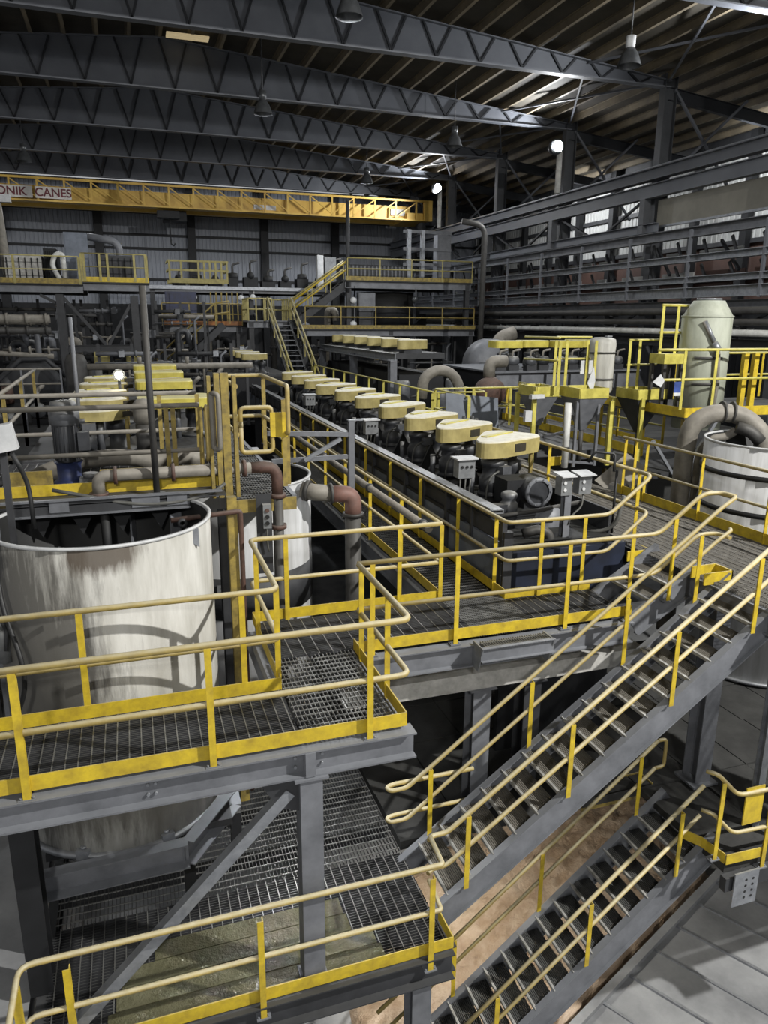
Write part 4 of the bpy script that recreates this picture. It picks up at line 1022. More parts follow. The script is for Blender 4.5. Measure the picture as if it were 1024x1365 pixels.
MB().lathe((5.78, 9.2, .66), [(.0, 0), (.26, 0), (.26, .14), (.22, .2), (0, .22)], 20, 'y').done('round_cover', STEEL, q)
MB().tube([(6.1, 8.9, .6), (6.35, 8.7, .66), (6.45, 8.6, .8), (6.5, 8.55, 1.2)], .03, 8, True, .12).done('hose', HOSE, q)
MB().tube([(6.55, 8.9, 1.48), (6.62, 9.0, 1.72), (6.3, 9.05, 1.76), (6.24, 9.1, 1.6)], .02, 8, True, .05).done('hook_rod', BLACK, q)
MB().cyl((6.6, 8.9, .55), (6.6, 8.9, 1.5), .02, 8).done('rod', BLACK, q)
q = thing('control_post', 'grey control post with two pale lidded boxes before the central bank', 'control post', (5.72, 8.75, 0))
MB().ibeam((5.68, 8.75, .1), (5.68, 8.75, 1.5), .11, .1, .012, (0, 1, 0)).done('post', STEEL, q)
for bx, w in ((5.62, .17), (5.92, .2)):
    b = MB().b2((bx - w / 2, 8.66, 1.24), (bx + w / 2, 8.82, 1.5)).done('box', BOXG, q); MB().box((bx, 8.72, 1.53), (w + .06, .26, .015), 0, .12).done('lid', WHITE, b)
    for k in range(2): MB().cyl((bx - .03, 8.66, 1.32 + .1 * k), (bx - .03, 8.645, 1.32 + .1 * k), .025, 8).done('button', WHITE, b)
MB().tube([(5.92, 8.7, 1.24), (5.9, 8.68, 1.05), (5.75, 8.68, .95), (5.7, 8.7, .8)], .014, 6, True, .08).done('cable', HOSE, q)
# pipe along the left side of the walkway
q = thing('walkway_pipe', 'long pale pipe carried along the narrow walkway handrail', 'pipe', (3.5, 9, 1))
MB().tube([(3.5, 8.5, .98), (3.5, 20, .98)], .055, 10).done('pipe', PIPE, q)
for y in (8.7, 11, 14): MB().lathe((3.5, y, .98), [(.055, -.03), (.075, -.03), (.075, .03), (.055, .03)], 12, 'y').done('clamp', STEELD, q)
q = thing('dark_duct_post', 'dark square post standing between the second tank and the narrow walkway', 'post', (3.3, 11.4, 0))
MB().ibeam((3.3, 11.4, -2.4), (3.3, 11.4, 2.02), .1, .09, .01, (0, 1, 0)).done('post_body', STEEL, q); MB().box((3.36, 11.4, 2.03), (.24, .12, .02)).done('cap_plate', STEELL, q)
MB().bar((2.0, 11.4, 1.42), (3.3, 11.4, 1.44), .06, .07).done('side_arm', STEEL, q); MB().bar((1.9, 11.2, 1.9), (3.3, 11.4, 1.8), .06, .07).done('side_arm', STEEL, q)
MB().bar((2.5, 11.3, 1.43), (3.1, 11.3, 1.75), .06, .06).done('side_brace', STEELL, q)
# left bank over the tanks: cream and yellow guards
LB2 = thing('rear_left_bank', 'dirty flotation bank behind the tank bridge with cream and yellow guards', 'machine', (0, 16, 1.4))
MB().b2((-1.6, 12.12, .2), (1.5, 27, 1.4)).done('tank_body', STEELB, LB2); MB().b2((-1.65, 12.08, 1.4), (1.55, 27, 1.48)).done('deck', STEELD, LB2)
GL = [(-.55, -.3), (.2, -.34), (.58, -.02), (.54, .22), (.1, .44), (-.5, .4)]
d0 = None
for i, gy in enumerate((12.4, 14.1, 15.8, 17.6, 19.5)):
    lab = f'{NTH[i]} cream guard drive in the left row behind the tank bridge'
    p = (-.62, gy + .2, 1.48)
    if d0 is None: d0 = drive_unit(lab, p, CREAM, .54, .17, .9, 'left cream guard drives', GL)
    else: copy_tree(d0, p, 0, lab)
GY2 = [(-.62, -.4), (.62, -.4), (.66, .5), (-.62, .5)]
d0 = None
for i, gy in enumerate((13.6, 17.4, 20.4, 23.4)):
    lab = f'{NTH[i]} flat yellow guard drive in the row behind the tank bridge gate'
    p = (.68, gy + .3, 1.48)
    if d0 is None: d0 = drive_unit(lab, p, CREAMY, .58, .18, 1.0, 'flat yellow guard drives', GY2)
    else: copy_tree(d0, p, 0, lab)
q = thing('work_lamp', 'small lit work lamp shining behind the tank bridge handrail', 'lamp', (-.2, 16, 2.3))
MB().lathe((-.24, 16.0, 2.48), [(0, -.02), (.06, -.02), (.075, .02)], 12, 'y').done('lamp_glass', LAMPS, q); MB().lathe((-.24, 16.05, 2.48), [(.12, -.02), (.12, .06), (.05, .14), (0, .14)], 12, 'y').done('lamp_housing', LAMPO, q); MB().cyl((-.24, 16.1, 1.48), (-.24, 16.1, 2.45), .03, 8).done('stand', STEELD, q)
q = thing('round_duct', 'round grey elbow duct end behind the slim grey post', 'duct', (.05, 12, 2))
MB().lathe((.14, 12.2, 2.16), [(.0, -.16), (.14, -.16), (.2, -.1), (.22, 0), (.2, .12), (0, .14)], 20, 'x').done('duct_end', PIPE, q); MB().tube([(.14, 12.2, 1.98), (.14, 12.2, 1.5)], .14, 14).done('duct_stem', PIPED, q)
# cross pipe behind
q = thing('cross_pipe', 'dusty grey cross pipe behind the yellow guards', 'pipe', (0, 27, 2.2))
MB().tube([(-1.4, 27.4, 1.98), (4.2, 27.4, 1.98)], .11, 10).done('pipe', PIPE, q)
for x0 in (-1.2, 4.0): MB().bar((x0, 27.4, -.2), (x0, 27.4, 1.95), .1, .1, (0, 1, 0)).done('pipe_stand', STEELD, q)
for x0 in (.3, 1.9): MB().cyl((x0, 27.4, 1.98), (x0, 27.4, 2.3), .07, 10).done('branch', PIPE, q)
# left side sloping handrails
for i, (xa, ya, za, xb, yb, zb) in enumerate(((-1.75, 11.2, 2.55, -1.9, 17.2, 2.55), (-1.75, 11.2, 2.05, -1.9, 17.2, 2.05), (-2.6, 12, 2.6, -3.4, 20, 2.6))):
    q = thing('side_rail', ('upper receding rail beside the left cream guards', 'lower receding rail beside the left cream guards', 'outer receding rail at the far left edge')[i], 'rail', (xa, ya, za))
    MB().tube([(xa, ya, za), (xb, yb, zb)], .03, 8).done('rail_tube', PIPE, q)
    for t in (.1, .5, .9):
        p = lerp((xa, ya, za), (xb, yb, zb), t); MB().bar((p.x, p.y, 1.4), tuple(p), .05, .05, (0, 1, 0)).done('post', YELD, q)
# second part of the central bank further back
LB3 = thing('far_central_bank', 'further flotation bank beyond the central one with three small cream guards', 'machine', (4.9, 33, 0))
MB().b2((3.9, 31, -.5), (6.3, 37, 1.3)).done('tank_body', STEELB, LB3); MB().b2((3.85, 30.95, 1.3), (6.35, 37, 1.38)).done('deck', STEELD, LB3)
d0 = None
for i, gy in enumerate((31.4, 33.3, 35.2)):
    lab = f'{NTH[i]} small cream guard drive on the further bank before the yellow stair'
    p = (4.9, gy, 1.38)
    if d0 is None: d0 = drive_unit(lab, p, CREAM, .6, .25, 1.0, 'further bank drives', GL, True, True)
    else: copy_tree(d0, p, 0, lab)
# row three on its long beam
R3 = thing('raised_bank', 'raised flotation bank with a pale beam below six cream guards', 'machine', (10, 30, 1))
MB().chan((9.2, 26.2, 2.28), (9.2, 37.4, 2.28), .3, .2, .02, 1).done('long_beam', STEELL, R3); MB().b2((9.4, 26.5, 2.2), (11.4, 37.4, 2.4)).done('deck', STEELD, R3); MB().b2((9.6, 26.6, -.5), (11.4, 37.4, 1.6)).done('tank_body', STEELB, R3)
for y in (26.4, 31.5, 37): MB().ibeam((9.25, y, -.5), (9.25, y, 2.2), .3, .26, .02, (0, 1, 0)).done('support_post', STEEL, R3)
for k in range(5): MB().b2((9.35, 27 + 2 * k, .5), (9.6, 28.4 + 2 * k, 1.3)).done('side_hood', STEELB, R3)
d0 = None
for i, gy in enumerate((26.9, 28.8, 30.7, 32.6, 34.5, 36.4)):
    lab = f'{NTH[i]} cream guard drive on the raised flotation bank'
    p = (10.1, gy, 2.4)
    if d0 is None: d0 = drive_unit(lab, p, CREAM, .16, .34, 1.0, 'raised bank drives', GP, False, True)
    else: copy_tree(d0, p, 0, lab)
# ------------------------------------------------------------------ right side
T3 = open_tank('ribbed_tank', 'white tank with two black hoops beyond the right platform', 10.62, 9.85, 1.22, -2.5, 1.62, TANKB, liq=.5)
for z in (1.12, .5):
    q = MB(); q.lathe((10.62, 9.85, z), [(1.22, -.04), (1.255, -.04), (1.255, .04), (1.22, .04)], 48); q.done('hoop', BLACK, T3)
q = thing('arched_pipe', 'thick grey rubber pipe arching over the rim of the white ribbed tank', 'pipe', (10, 11, .5))
MB().tube([(9.82, 11.25, -2.4), (9.82, 11.25, 1.2), (9.85, 11.2, 1.75), (10.2, 11.05, 1.98), (10.7, 10.85, 1.95), (10.95, 10.55, 1.6), (10.98, 10.5, 1.2)], .17, 16, True, .5).done('pipe', PIPE, q)
for p, d in (((10.36, 10.99, 1.985), (1, -.35, .0)), ((10.52, 10.93, 1.98), (1, -.4, -.1))):
    d = V(d).normalized(); MB().cyl(V(p) - d * .02, V(p) + d * .02, .2, 18).done('clamp_band', PIPED, q)
MB().tube([(9.98, 11.05, .2), (9.98, 11.05, 1.2), (10.1, 10.95, 1.5), (10.35, 10.8, 1.55), (10.45, 10.7, 1.68)], .075, 12, True, .2).done('small_pipe', PIPE, q)
MB().tube([(10.4, 10.65, 1.75), (10.6, 10.5, 1.68), (10.75, 10.4, 1.5)], .11, 12, True, .1).done('spout', PIPED, q)
q = thing('tilted_chute', 'dusty grey slanted chute behind the arched pipe', 'chute', (10, 12.5, .6))
MB().quadplate([(9.3, 12.4, .0), (10.2, 12.6, .5), (10.0, 13.2, .8), (9.1, 13.0, .3)], .08).done('chute_plate', PIPE, q); MB().cyl((9.2, 12.3, -2), (9.2, 12.3, .4), .2, 12).done('chute_leg', PIPED, q); MB().quadplate([(9.35, 12.2, .0), (9.9, 12.3, .5), (9.9, 12.3, -.3), (9.4, 12.2, -.5)], .06).done('side_plate', STEEL, q)
# pale tank with chamfered top
SX, SY, SR = 12.0, 13.5, .52
S1 = thing('pale_tank', 'tall pale green cylinder tank with conical shoulders on the far right', 'tank', (SX, SY, 1.75))
MB().lathe((SX, SY, 0), [(0, 1.3), (SR, 1.3), (SR, 3.72), (SR - .2, 4.05), (0, 4.07)], 36).done('shell', SILOM, S1)
MB().lathe((SX, SY, 0), [(SR, 3.7), (SR + .015, 3.7), (SR + .015, 3.74), (SR, 3.74)], 36).done('weld_ring', SILOM, S1)
MB().lathe((SX, SY, 0), [(0, 4.06), (.26, 4.06), (.26, 4.1), (.0, 4.11)], 20).done('manhole_cover', STEELL, S1)
MB().tube([(SX - .4, SY - .36, 3.62), (SX - .22, SY - .52, 3.2), (SX - .14, SY - .6, 3.0), (SX - .1, SY - .62, 2.3), (SX - .14, SY - .62, 1.6)], .045, 10, True, .15).done('drain_hose', PIPE, S1)
MB().cyl((SX - .38, SY - .38, 3.62), (SX - .22, SY - .53, 3.2), .045, 10).done('nozzle', STEELL, S1)
MB().tube([(SX - .22, SY - .53, 3.18), (SX - .14, SY - .6, 3.02)], .075, 10).done('coupling', STEELL, S1)
for z in (2.85, 2.3):
    q = MB(); q.lathe((SX, SY, z), [(SR, -.03), (SR + .02, -.03), (SR + .02, .03), (SR, .03)], 10, 'z', math.radians(-150), math.radians(-85)); q.done('strap', PIPED, S1)
SP = thing('tank_platform', 'yellow edged platform around the pale green tank', 'platform', (12, 13, 1.75))
MB().b2((10.9, 12.6, 1.62), (15.5, 15.5, 1.7)).done('deck_plate', STEELD, SP)
for a, b in (((10.9, 12.6), (15.5, 12.6)), ((10.9, 12.6), (10.9, 15.5))):
    MB().bar((a[0], a[1], 1.76), (b[0], b[1], 1.76), .02, .2).done('edge_board', YEL, SP)
for x0, y0 in ((11.0, 12.7), (13.4, 12.7), (11.0, 15.3), (14.9, 12.7)):
    MB().bar((x0, y0, -2.5), (x0, y0, 1.65), .1, .1, (0, 1, 0)).done('support_leg', YELD, SP)
MB().bar((11.0, 12.65, .3), (11.8, 12.65, 1.6), .07, .07).done('brace', STEELL, SP); MB().bar((11.0, 12.65, .2), (10.2, 12.65, 1.2), .06, .06).done('brace', STEELL, SP)
handrail('yellow handrail in front of the pale green tank', 'pale tank handrails', [(10.1, 12.62, 1.85), (10.9, 12.62, 1.85), (15.4, 12.62, 1.85)], [(10.75, 12.62, 1.85), (11.55, 12.62, 1.85), (13.15, 12.62, 1.85), (14.6, 12.62, 1.85)], h=1.2, mid=.6, mrail=YELP, mpost=YELP, feet=False, r=.03, postw=.07)
handrail('yellow handrail behind the pale green tank on the far right', 'pale tank handrails', [(12.9, 15.4, 1.75), (15.6, 15.4, 1.75), (18, 15.4, 1.75)], spacing=1.1, h=1.1, mid=.55, mrail=YELP, mpost=YEL, feet=False, r=.03, postw=.07)
q = thing('yellow_ladder_post', 'pair of stout bright yellow posts right of the pale green tank', 'post', (12.9, 13.4, 1.75))
for dx in (0, .28): MB().bar((12.7 + dx, 13.0, 1.75), (12.7 + dx, 13.0, 2.95), .12, .1, (0, 1, 0)).done('post', YEL, q)
handrail('pale yellow raised handrail left of the pale green tank', 'pale tank handrails', [(10.95, 13.7, 2.93), (11.4, 13.7, 2.93), (12.3, 14.1, 2.93)], [(10.97, 13.7, 2.93), (11.36, 13.7, 2.93)], h=1.02, mid=.45, mrail=YELP, mpost=YELP, feet=False, r=.03, postw=.07, fil=0)
q = thing('high_step', 'small yellow box platform high beside the pale green tank', 'platform', (10.9, 13.6, 2.9))
MB().b2((10.9, 13.4, 2.72), (11.45, 13.9, 2.93)).done('toe_box', YELP, q)
for x0, y0 in ((10.95, 13.45), (11.4, 13.45), (11.4, 13.85), (10.95, 13.85)): MB().bar((x0, y0, 1.7), (x0, y0, 2.8), .07, .07, (0, 1, 0)).done('leg', PIPED, q)
# hopper platforms
def hopper(x, y, z, w, d, depth, label, m=STEEL):
    T = thing('feed_hopper', label, 'hopper', (x, y, z), 'grey feed hoppers')
    q = MB(); h = .0
    top = [(x - w / 2, y - d / 2), (x + w / 2, y - d / 2), (x + w / 2, y + d / 2), (x - w / 2, y + d / 2)]
    bt = [(x - .06, y - .06), (x + .06, y - .06), (x + .06, y + .06), (x - .06, y + .06)]
    q.add([(a, b, z) for a, b in top] + [(a, b, z - depth) for a, b in bt], [(3, 2, 1, 0), (4, 5, 6, 7)] + [(i, (i + 1) % 4, 4 + (i + 1) % 4, 4 + i) for i in range(4)][::1])
    q.done('cone', m, T)
    for (xa, ya), (xb, yb) in zip(top, top[1:] + top[:1]):
        MB().bar((xa, ya, z + .1), (xb, yb, z + .1), .03, .22).done('yellow_collar', YELP, T)
    MB().cyl((x, y, z - depth), (x, y, .47), .05, 8).done('spout', PIPED, T)
    return T


HZ = 1.98
hopper(9.55, 14.3, HZ, .72, .8, .75, 'nearest grey hopper with a wide yellow collar right of the white pipe', STEEL)
hopper(8.75, 14.9, HZ, .55, .8, .7, 'grey hopper with a narrow yellow collar left of the white pipe', STEEL)
hopper(11.0, 14.2, HZ - .05, .75, .8, .8, 'grey hopper behind the white drum with its own yellow collar', STEELD)
q = thing('hopper_frame', 'yellow legged frame with rails around the grey hoppers', 'frame', (9.5, 14.5, .5))
for x0, y0, z1 in ((8.42, 14.5, 2.1), (10.05, 13.95, 1.9), (10.75, 13.8, 1.95), (10.55, 14.6, 1.9), (8.5, 15.4, 2.0)):
    MB().bar((x0, y0, .45), (x0, y0, z1), .09, .07, (0, 1, 0)).done('leg', YELP, q)
for x0, y0 in ((9.2, 14.0), (9.75, 14.0)):
    MB().bar((x0, y0, .45), (x0, y0, 1.9), .06, .06, (0, 1, 0)).done('leg', STEEL, q)
MB().bar((8.9, 14.0, .6), (9.7, 14.0, .5), .05, .05).done('floor_bar', STEEL, q); MB().b2((9.3, 14.5, .5), (10.6, 15.4, .72)).done('base_plate', STEELD, q)
MB().bar((8.4, 14.0, 1.15), (9.2, 14.0, 1.3), .05, .05).done('floor_bar', STEELD, q)
handrail('yellow handrail around the hopper tops beside the white drum', 'hopper handrails', [(8.5, 15.2, 2.15), (8.85, 14.3, 2.15), (9.2, 15.0, 2.15), (10.05, 14.9, 2.15)], [(8.88, 14.35, 2.1), (9.05, 14.8, 2.1), (9.4, 14.9, 2.1), (9.95, 14.9, 2.1), (10.03, 14.7, 2.1)], h=1.1, mid=.62, mrail=YELP, mpost=YELP, feet=False, r=.026, postw=.07, fil=.05)
handrail('short yellow handrail right of the white drum', 'hopper handrails', [(10.7, 14.4, 2.1), (11.5, 14.4, 2.1)], [(10.72, 14.4, 2.1), (10.98, 14.4, 2.1)], h=1.1, mid=.55, mrail=YELP, mpost=YELP, feet=False, r=.026, postw=.07)
q = thing('white_drum', 'dusty white upright drum between the yellow hopper collars', 'drum', (10.42, 15, 2))
MB().lathe((10.42, 15, 0), [(0, 1.98), (.28, 1.98), (.3, 2.05), (.31, 3.1), (.29, 3.2), (.2, 3.24), (0, 3.25)], 24).done('shell', TANKW, q)
for z in (2.3, 2.9):
    MB().lathe((10.42, 15, z), [(.305, -.02), (.325, -.02), (.325, .02), (.305, .02)], 24).done('strap', PIPED, q)
MB().box((10.5, 14.9, 3.27), (.14, .1, .03)).done('cap', STEELL, q)
q = thing('white_standpipe', 'bright white upright pipe below the hopper collars', 'pipe', (9.15, 14.8, .5))
MB().cyl((8.98, 14.0, .45), (8.98, 14.0, 1.88), .075, 14).done('pipe', PIPEW, q); MB().cyl((8.98, 14.0, .88), (8.98, 14.0, .92), .09, 14).done('band', PIPED, q); MB().b2((8.75, 14.2, .46), (9.2, 14.24, .66)).done('toe_plate', YEL, q); MB().cyl((9.37, 14.3, 1.68), (9.37, 14.36, 1.68), .13, 16).done('gauge', WHITE, q)
q = thing('lamp_fitting', 'white boxed lamp fitting on the hopper frame', 'lamp', (8.5, 14.4, 1.9))
MB().box((8.36, 14.3, 2.0), (.36, .1, .09), .2).done('lamp_body', WHITE, q); MB().box((8.16, 14.3, 1.58), (.16, .1, .24)).done('switch', WHITE, q)
for i, (x0, y0, z0, w, h, rz, mm, lab) in enumerate(((9.5, 14.0, 2.3, .18, .5, .3, WHITE, 'grey leaf shaped sheet standing in the nearest hopper'), (9.98, 14.9, 2.58, .34, .3, 0, WHITE, 'pale square board behind the nearest hopper collar'), (10.1, 12.55, 2.42, .26, .22, -.2, WHITE, 'white paper tag hung on the handrail of the pale tank'), (10.62, 12.57, 2.3, .17, .22, 0, BLUE, 'blue paper notice on the handrail below the pale tank'))):
    q = thing('sheet', lab, 'sheet', (x0, y0, z0)); 
    if i in (0, 2): MB().quadplate([(x0 - w * .5, y0, z0), (x0 + w * .3, y0, z0 - h * .5), (x0 + w * .6, y0, z0 + h * .1), (x0 + .05, y0, z0 + h * .7)], .012).done('board', mm, q)
    else: MB().b2((x0 - w / 2, y0, z0 - h / 2), (x0 + w / 2, y0 + .012, z0 + h / 2)).done('board', mm, q)
    if i == 3: MB().b2((x0 - w / 2, y0 - .004, z0 - h * .8), (x0 + w / 2, y0, z0 - h / 2)).done('lower_sheet', WHITE, q)
# walkway beyond the hoppers with twin fences
q = thing('rear_walkway', 'dark rear walkway running away behind the hoppers', 'walkway', (12.3, 22, .4))
MB().b2((10.2, 12.9, .32), (13.4, 23.6, .44)).done('deck_plate', STEELD, q)
handrail('yellow handrail with orange yellow toe board behind the hoppers', 'rear walkway handrails', [(11.6, 14.8, .44), (11.6, 23.5, .44)], spacing=1.6, toe=[((11.6, 14.8, .44), (11.6, 23.5, .44))], toeh=(0, .22), mrail=YELP, feet=False, postw=.08)
handrail('second yellow handrail further right behind the hoppers', 'rear walkway handrails', [(13.0, 15.8, .44), (13.0, 23.5, .44)], spacing=1.9, toe=[((13.0, 15.8, .44), (13.0, 23.5, .44))], mrail=YELP, feet=False, postw=.08)
handrail('yellow handrail along the raised bank running away in the middle', 'middle yard handrails', [(8.35, 19.8, .5), (8.1, 34, .5)], spacing=1.55, mrail=YELP, mpost=YELP, feet=False, postw=.07)
handrail('yellow handrail enclosing the pump pit behind the fourth cream guard', 'middle yard handrails', [(8.2, 19.9, .5), (9.9, 19.9, .5), (9.95, 21.5, .5)], spacing=1.0, mrail=YELP, mpost=YELP, feet=False, postw=.07)
handrail('yellow handrail of the pump pit nearer side by the blue panel', 'middle yard handrails', [(7.9, 16.8, .7), (7.9, 19, .7), (11.4, 19, .7)], spacing=1.1, mrail=YELP, mpost=YELP, feet=False, postw=.08)
q = thing('leaning_sheet', 'leaning pale blue grey sheet behind the cream guards', 'panel', (8.0, 17, 1.2))
MB().quadplate([(7.35, 16.9, 1.05), (8.7, 16.7, .95), (8.7, 16.8, 1.72), (7.4, 17.1, 1.85)], .04).done('sheet', BLUEG, q)
MB().b2((7.3, 16.2, .5), (8.8, 17.2, .95)).done('stand', STEELD, q)
q = thing('valve_cluster', 'cluster of small dark valves before the pale blue panel', 'valve', (7.6, 16.6, 1.3))
for k in range(5):
    MB().cyl((7.45 + .11 * k, 16.3, 1.0), (7.45 + .11 * k, 16.3, 1.3 + .06 * (k % 2)), .05, 8).done('valve', MOTOR if k != 2 else BOXG, q)
q = thing('grey_bend_pipe', 'large grey bend pipe rising behind the pump pit handrail', 'pipe', (9.4, 22, 1))
MB().tube([(8.7, 22, 1.2), (8.75, 22, 1.85), (9.2, 22, 2.1), (9.7, 22, 2.0), (10, 22, 1.6), (10, 22, .3)], .17, 14, True, .4).done('bend', PIPE, q)
# grey pump casing and yellow guards on the right
q = thing('pump_casing', 'big rounded grey pump casing before the right wall', 'pump', (15, 30, 1.5))
MB().lathe((15.1, 30, 1.7), [(0, -.6), (1.0, -.6), (1.15, -.3), (1.15, .5), (.9, .6), (0, .6)], 26, 'y').done('casing', STEEL, q); MB().b2((14.2, 29.3, -.5), (16.2, 30.8, 1.3)).done('base', STEEL, q)
MB().tube([(15.3, 30, 2.2), (15.5, 30, 2.9), (16.2, 30, 3.1)], .3, 12, True, .4).done('outlet', PIPE, q)
RB = thing('right_bank', 'dark flotation bank below the right wall with yellow box guards', 'machine', (14, 22, 0))
MB().b2((12.3, 24.0, .3), (18.4, 28.6, 1.8)).done('tank_body', STEELB, RB); MB().b2((12.2, 23.9, 1.8), (18.4, 28.6, 1.86)).done('deck', STEEL, RB)
for k in range(6): MB().b2((12.3 + 1.02 * k, 23.92, 1.2), (13.2 + 1.02 * k, 24.0, 1.72)).done('side_panel', STEEL, RB)
d0 = None
for i, (gx, gy, gz) in enumerate(((13.3, 25.2, 1.86), (14.7, 25.7, 1.86), (15.9, 25.2, 1.86), (17.1, 25.5, 1.86), (17.7, 27.0, 1.86))):
    lab = f'{("leftmost", "second", "third", "fourth", "rightmost")[i]} yellow box guard in the row below the right wall pipes'
    if d0 is None: d0 = drive_unit(lab, (gx, gy, gz), CREAMY, .78, .26, .9, 'right wall box guards', GY2, True, True)
    else: copy_tree(d0, (gx, gy, gz), 0, lab)
random.seed(11)
for i in range(9):
    x0, y0 = 12.55 + .62 * i, 24.2 + .2 * (i % 2)
    q = thing('small_pump', f'{NTH[i]} little grey pump counted from the left on the right bank'.replace('nearest', 'first'), 'pump', (x0, y0, 1.86), 'little pumps on the right bank')
    MB().lathe((x0, y0, 2.2), [(0, -.18), (.16, -.16), (.18, 0), (.16, .2), (0, .22)], 12, 'x' if i % 2 else 'y').done('body', MOTORG if i % 3 else MOTOR, q); MB().b2((x0 - .2, y0 - .15, 1.86), (x0 + .2, y0 + .15, 2.06)).done('base', STEELD, q); MB().tube([(x0, y0, 2.3), (x0, y0, 2.55), (x0 + .3, y0, 2.6)], .04, 6, True, .1).done('pipe', PIPE, q)
# ------------------------------------------------------------------ far process area
def fplat(nm, label, x0, x1, y0, y1, z, m=STEELD, th=.3, toe=True, cols=True, mt=None, zc=-.5):
    T = thing(nm, label, 'platform', ((x0 + x1) / 2, y0, z))
    MB().b2((x0, y0, z - .08), (x1, y1, z)).done('deck_plate', m, T)
    MB().ibeam((x0, y0 + .1, z - th / 2 - .05), (x1, y0 + .1, z - th / 2 - .05), th, .2, .02).done('edge_beam', STEEL, T)
    MB().ibeam((x0, y1 - .1, z - th / 2 - .05), (x1, y1 - .1, z - th / 2 - .05), th, .2, .02).done('edge_beam', STEELD, T)
    if toe: MB().b2((x0, y0 - .03, z), (x1, y0, z + .2)).done('toe_board', mt or YELD, T)
    if cols:
        k = max(1, round((x1 - x0) / 5))
        for i in range(k + 1):
            xx = x0 + .2 + (x1 - x0 - .4) * i / k
            MB().ibeam((xx, y0 + .2, zc), (xx, y0 + .2, z - .1), .26, .24, .03, (0, 1, 0)).done('support_column', STEELD, T)
    return T


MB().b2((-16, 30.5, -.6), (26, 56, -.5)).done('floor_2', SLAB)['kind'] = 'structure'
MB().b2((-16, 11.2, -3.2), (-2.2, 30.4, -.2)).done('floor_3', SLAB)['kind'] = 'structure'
F1 = fplat('upper_left_platform', 'high platform at the left with a yellow toe board under the crane', -9, -1.62, 34, 38, 4.95, cols=False)
F1b = fplat('upper_left_platform', 'high platform right of the first with a pale cabinet on it', -1.6, 1.0, 34, 38, 5.05, mt=YEL, cols=False)
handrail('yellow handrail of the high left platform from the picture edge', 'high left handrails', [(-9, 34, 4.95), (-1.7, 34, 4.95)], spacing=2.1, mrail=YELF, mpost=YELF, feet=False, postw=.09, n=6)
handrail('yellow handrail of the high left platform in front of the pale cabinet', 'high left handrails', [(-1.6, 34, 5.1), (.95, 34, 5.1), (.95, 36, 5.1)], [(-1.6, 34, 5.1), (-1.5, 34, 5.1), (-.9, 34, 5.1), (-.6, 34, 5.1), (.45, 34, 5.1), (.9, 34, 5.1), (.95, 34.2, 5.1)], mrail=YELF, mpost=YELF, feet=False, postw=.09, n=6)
q = thing('pale_cabinet', 'tall pale blue grey cabinet on the high left platform', 'cabinet', (-1.8, 35, 5))
MB().b2((-2.25, 35, 5.05), (-1.35, 35.7, 7.05)).done('body', BLUEG, q); MB().b2((-2.2, 34.98, 5.15), (-1.4, 35, 6.95)).done('door', BLUEG, q)
q = thing('white_bend_pipe', 'white bent pipe beside the pale cabinet on the high platform', 'pipe', (-2.5, 34.5, 5))
MB().tube([(-2.5, 34.4, 5.15), (-2.75, 34.4, 5.7), (-2.6, 34.4, 6.1), (-2.3, 34.4, 6.15), (-2.28, 34.4, 5.2)], .1, 10, True, .3).done('pipe', PIPEW, q)
q = thing('duct_arm', 'dark curved duct to the right of the pale cabinet', 'duct', (-.8, 36, 6))
MB().tube([(-1.35, 36, 7.0), (-.3, 36, 6.85), (-.1, 36, 6.6), (-.1, 36, 5.1)], .16, 10, True, .4).done('duct', STEEL, q)
for i, (x0, x1, z1, lab, mm) in enumerate(((-4.6, -3.2, 6.1, 'grey covered tank box at the left end of the high platform', SCALED), (-1.0, .5, 6.2, 'dark ribbed box behind the handrail right of the pale cabinet', STEELD), (-3.1, -2.6, 6.4, 'small dark machine left of the white bent pipe', STEELB))):
    q = thing('machine_box', lab, 'machine', ((x0 + x1) / 2, 35.5, 5)); MB().b2((x0, 35.2, 5), (x1, 37, z1)).done('body', mm, q)
    k = 6
    for j in range(k): MB().b2((x0 + (x1 - x0) * (j + .3) / k, 35.15, 5.1), (x0 + (x1 - x0) * (j + .45) / k, 35.2, z1 - .1)).done('rib', STEELB, q)
q = thing('inlet_pipe', 'upright grey pipe with a lit end at the far left above the platform', 'pipe', (-4.6, 36, 5))
MB().cyl((-4.6, 36, 5), (-4.75, 36, 8.3), .18, 10).done('pipe', PIPE, q); MB().box((-4.5, 36, 8.35), (.6, .4, .3)).done('head', WHITE, q)
q = thing('platform_tower', 'dark latticed column and braces under the high left platform', 'tower', (-2, 34, 0))
for x0 in (-2.55, .35): MB().ibeam((x0, 34.3, -.5), (x0, 34.3, 4.54), .5, .3, .03, (0, 1, 0)).done('column', STEELD, q)
for a, b in (((-2.4, 34.2, 4.4), (-.9, 34.2, 2.5)), ((.2, 34.2, 4.2), (-.8, 34.2, 2.5)), ((-.9, 34.2, 2.2), (-1.5, 34.2, 1.4)), ((-2.7, 34.2, 4.2), (-3.3, 34.2, 4.5))): MB().bar(a, b, .12, .12).done('brace', STEELD, q)
MB().ibeam((-2.4, 34.2, 2.35), (.4, 34.2, 2.35), .3, .2, .02).done('cross_beam', STEELD, q)
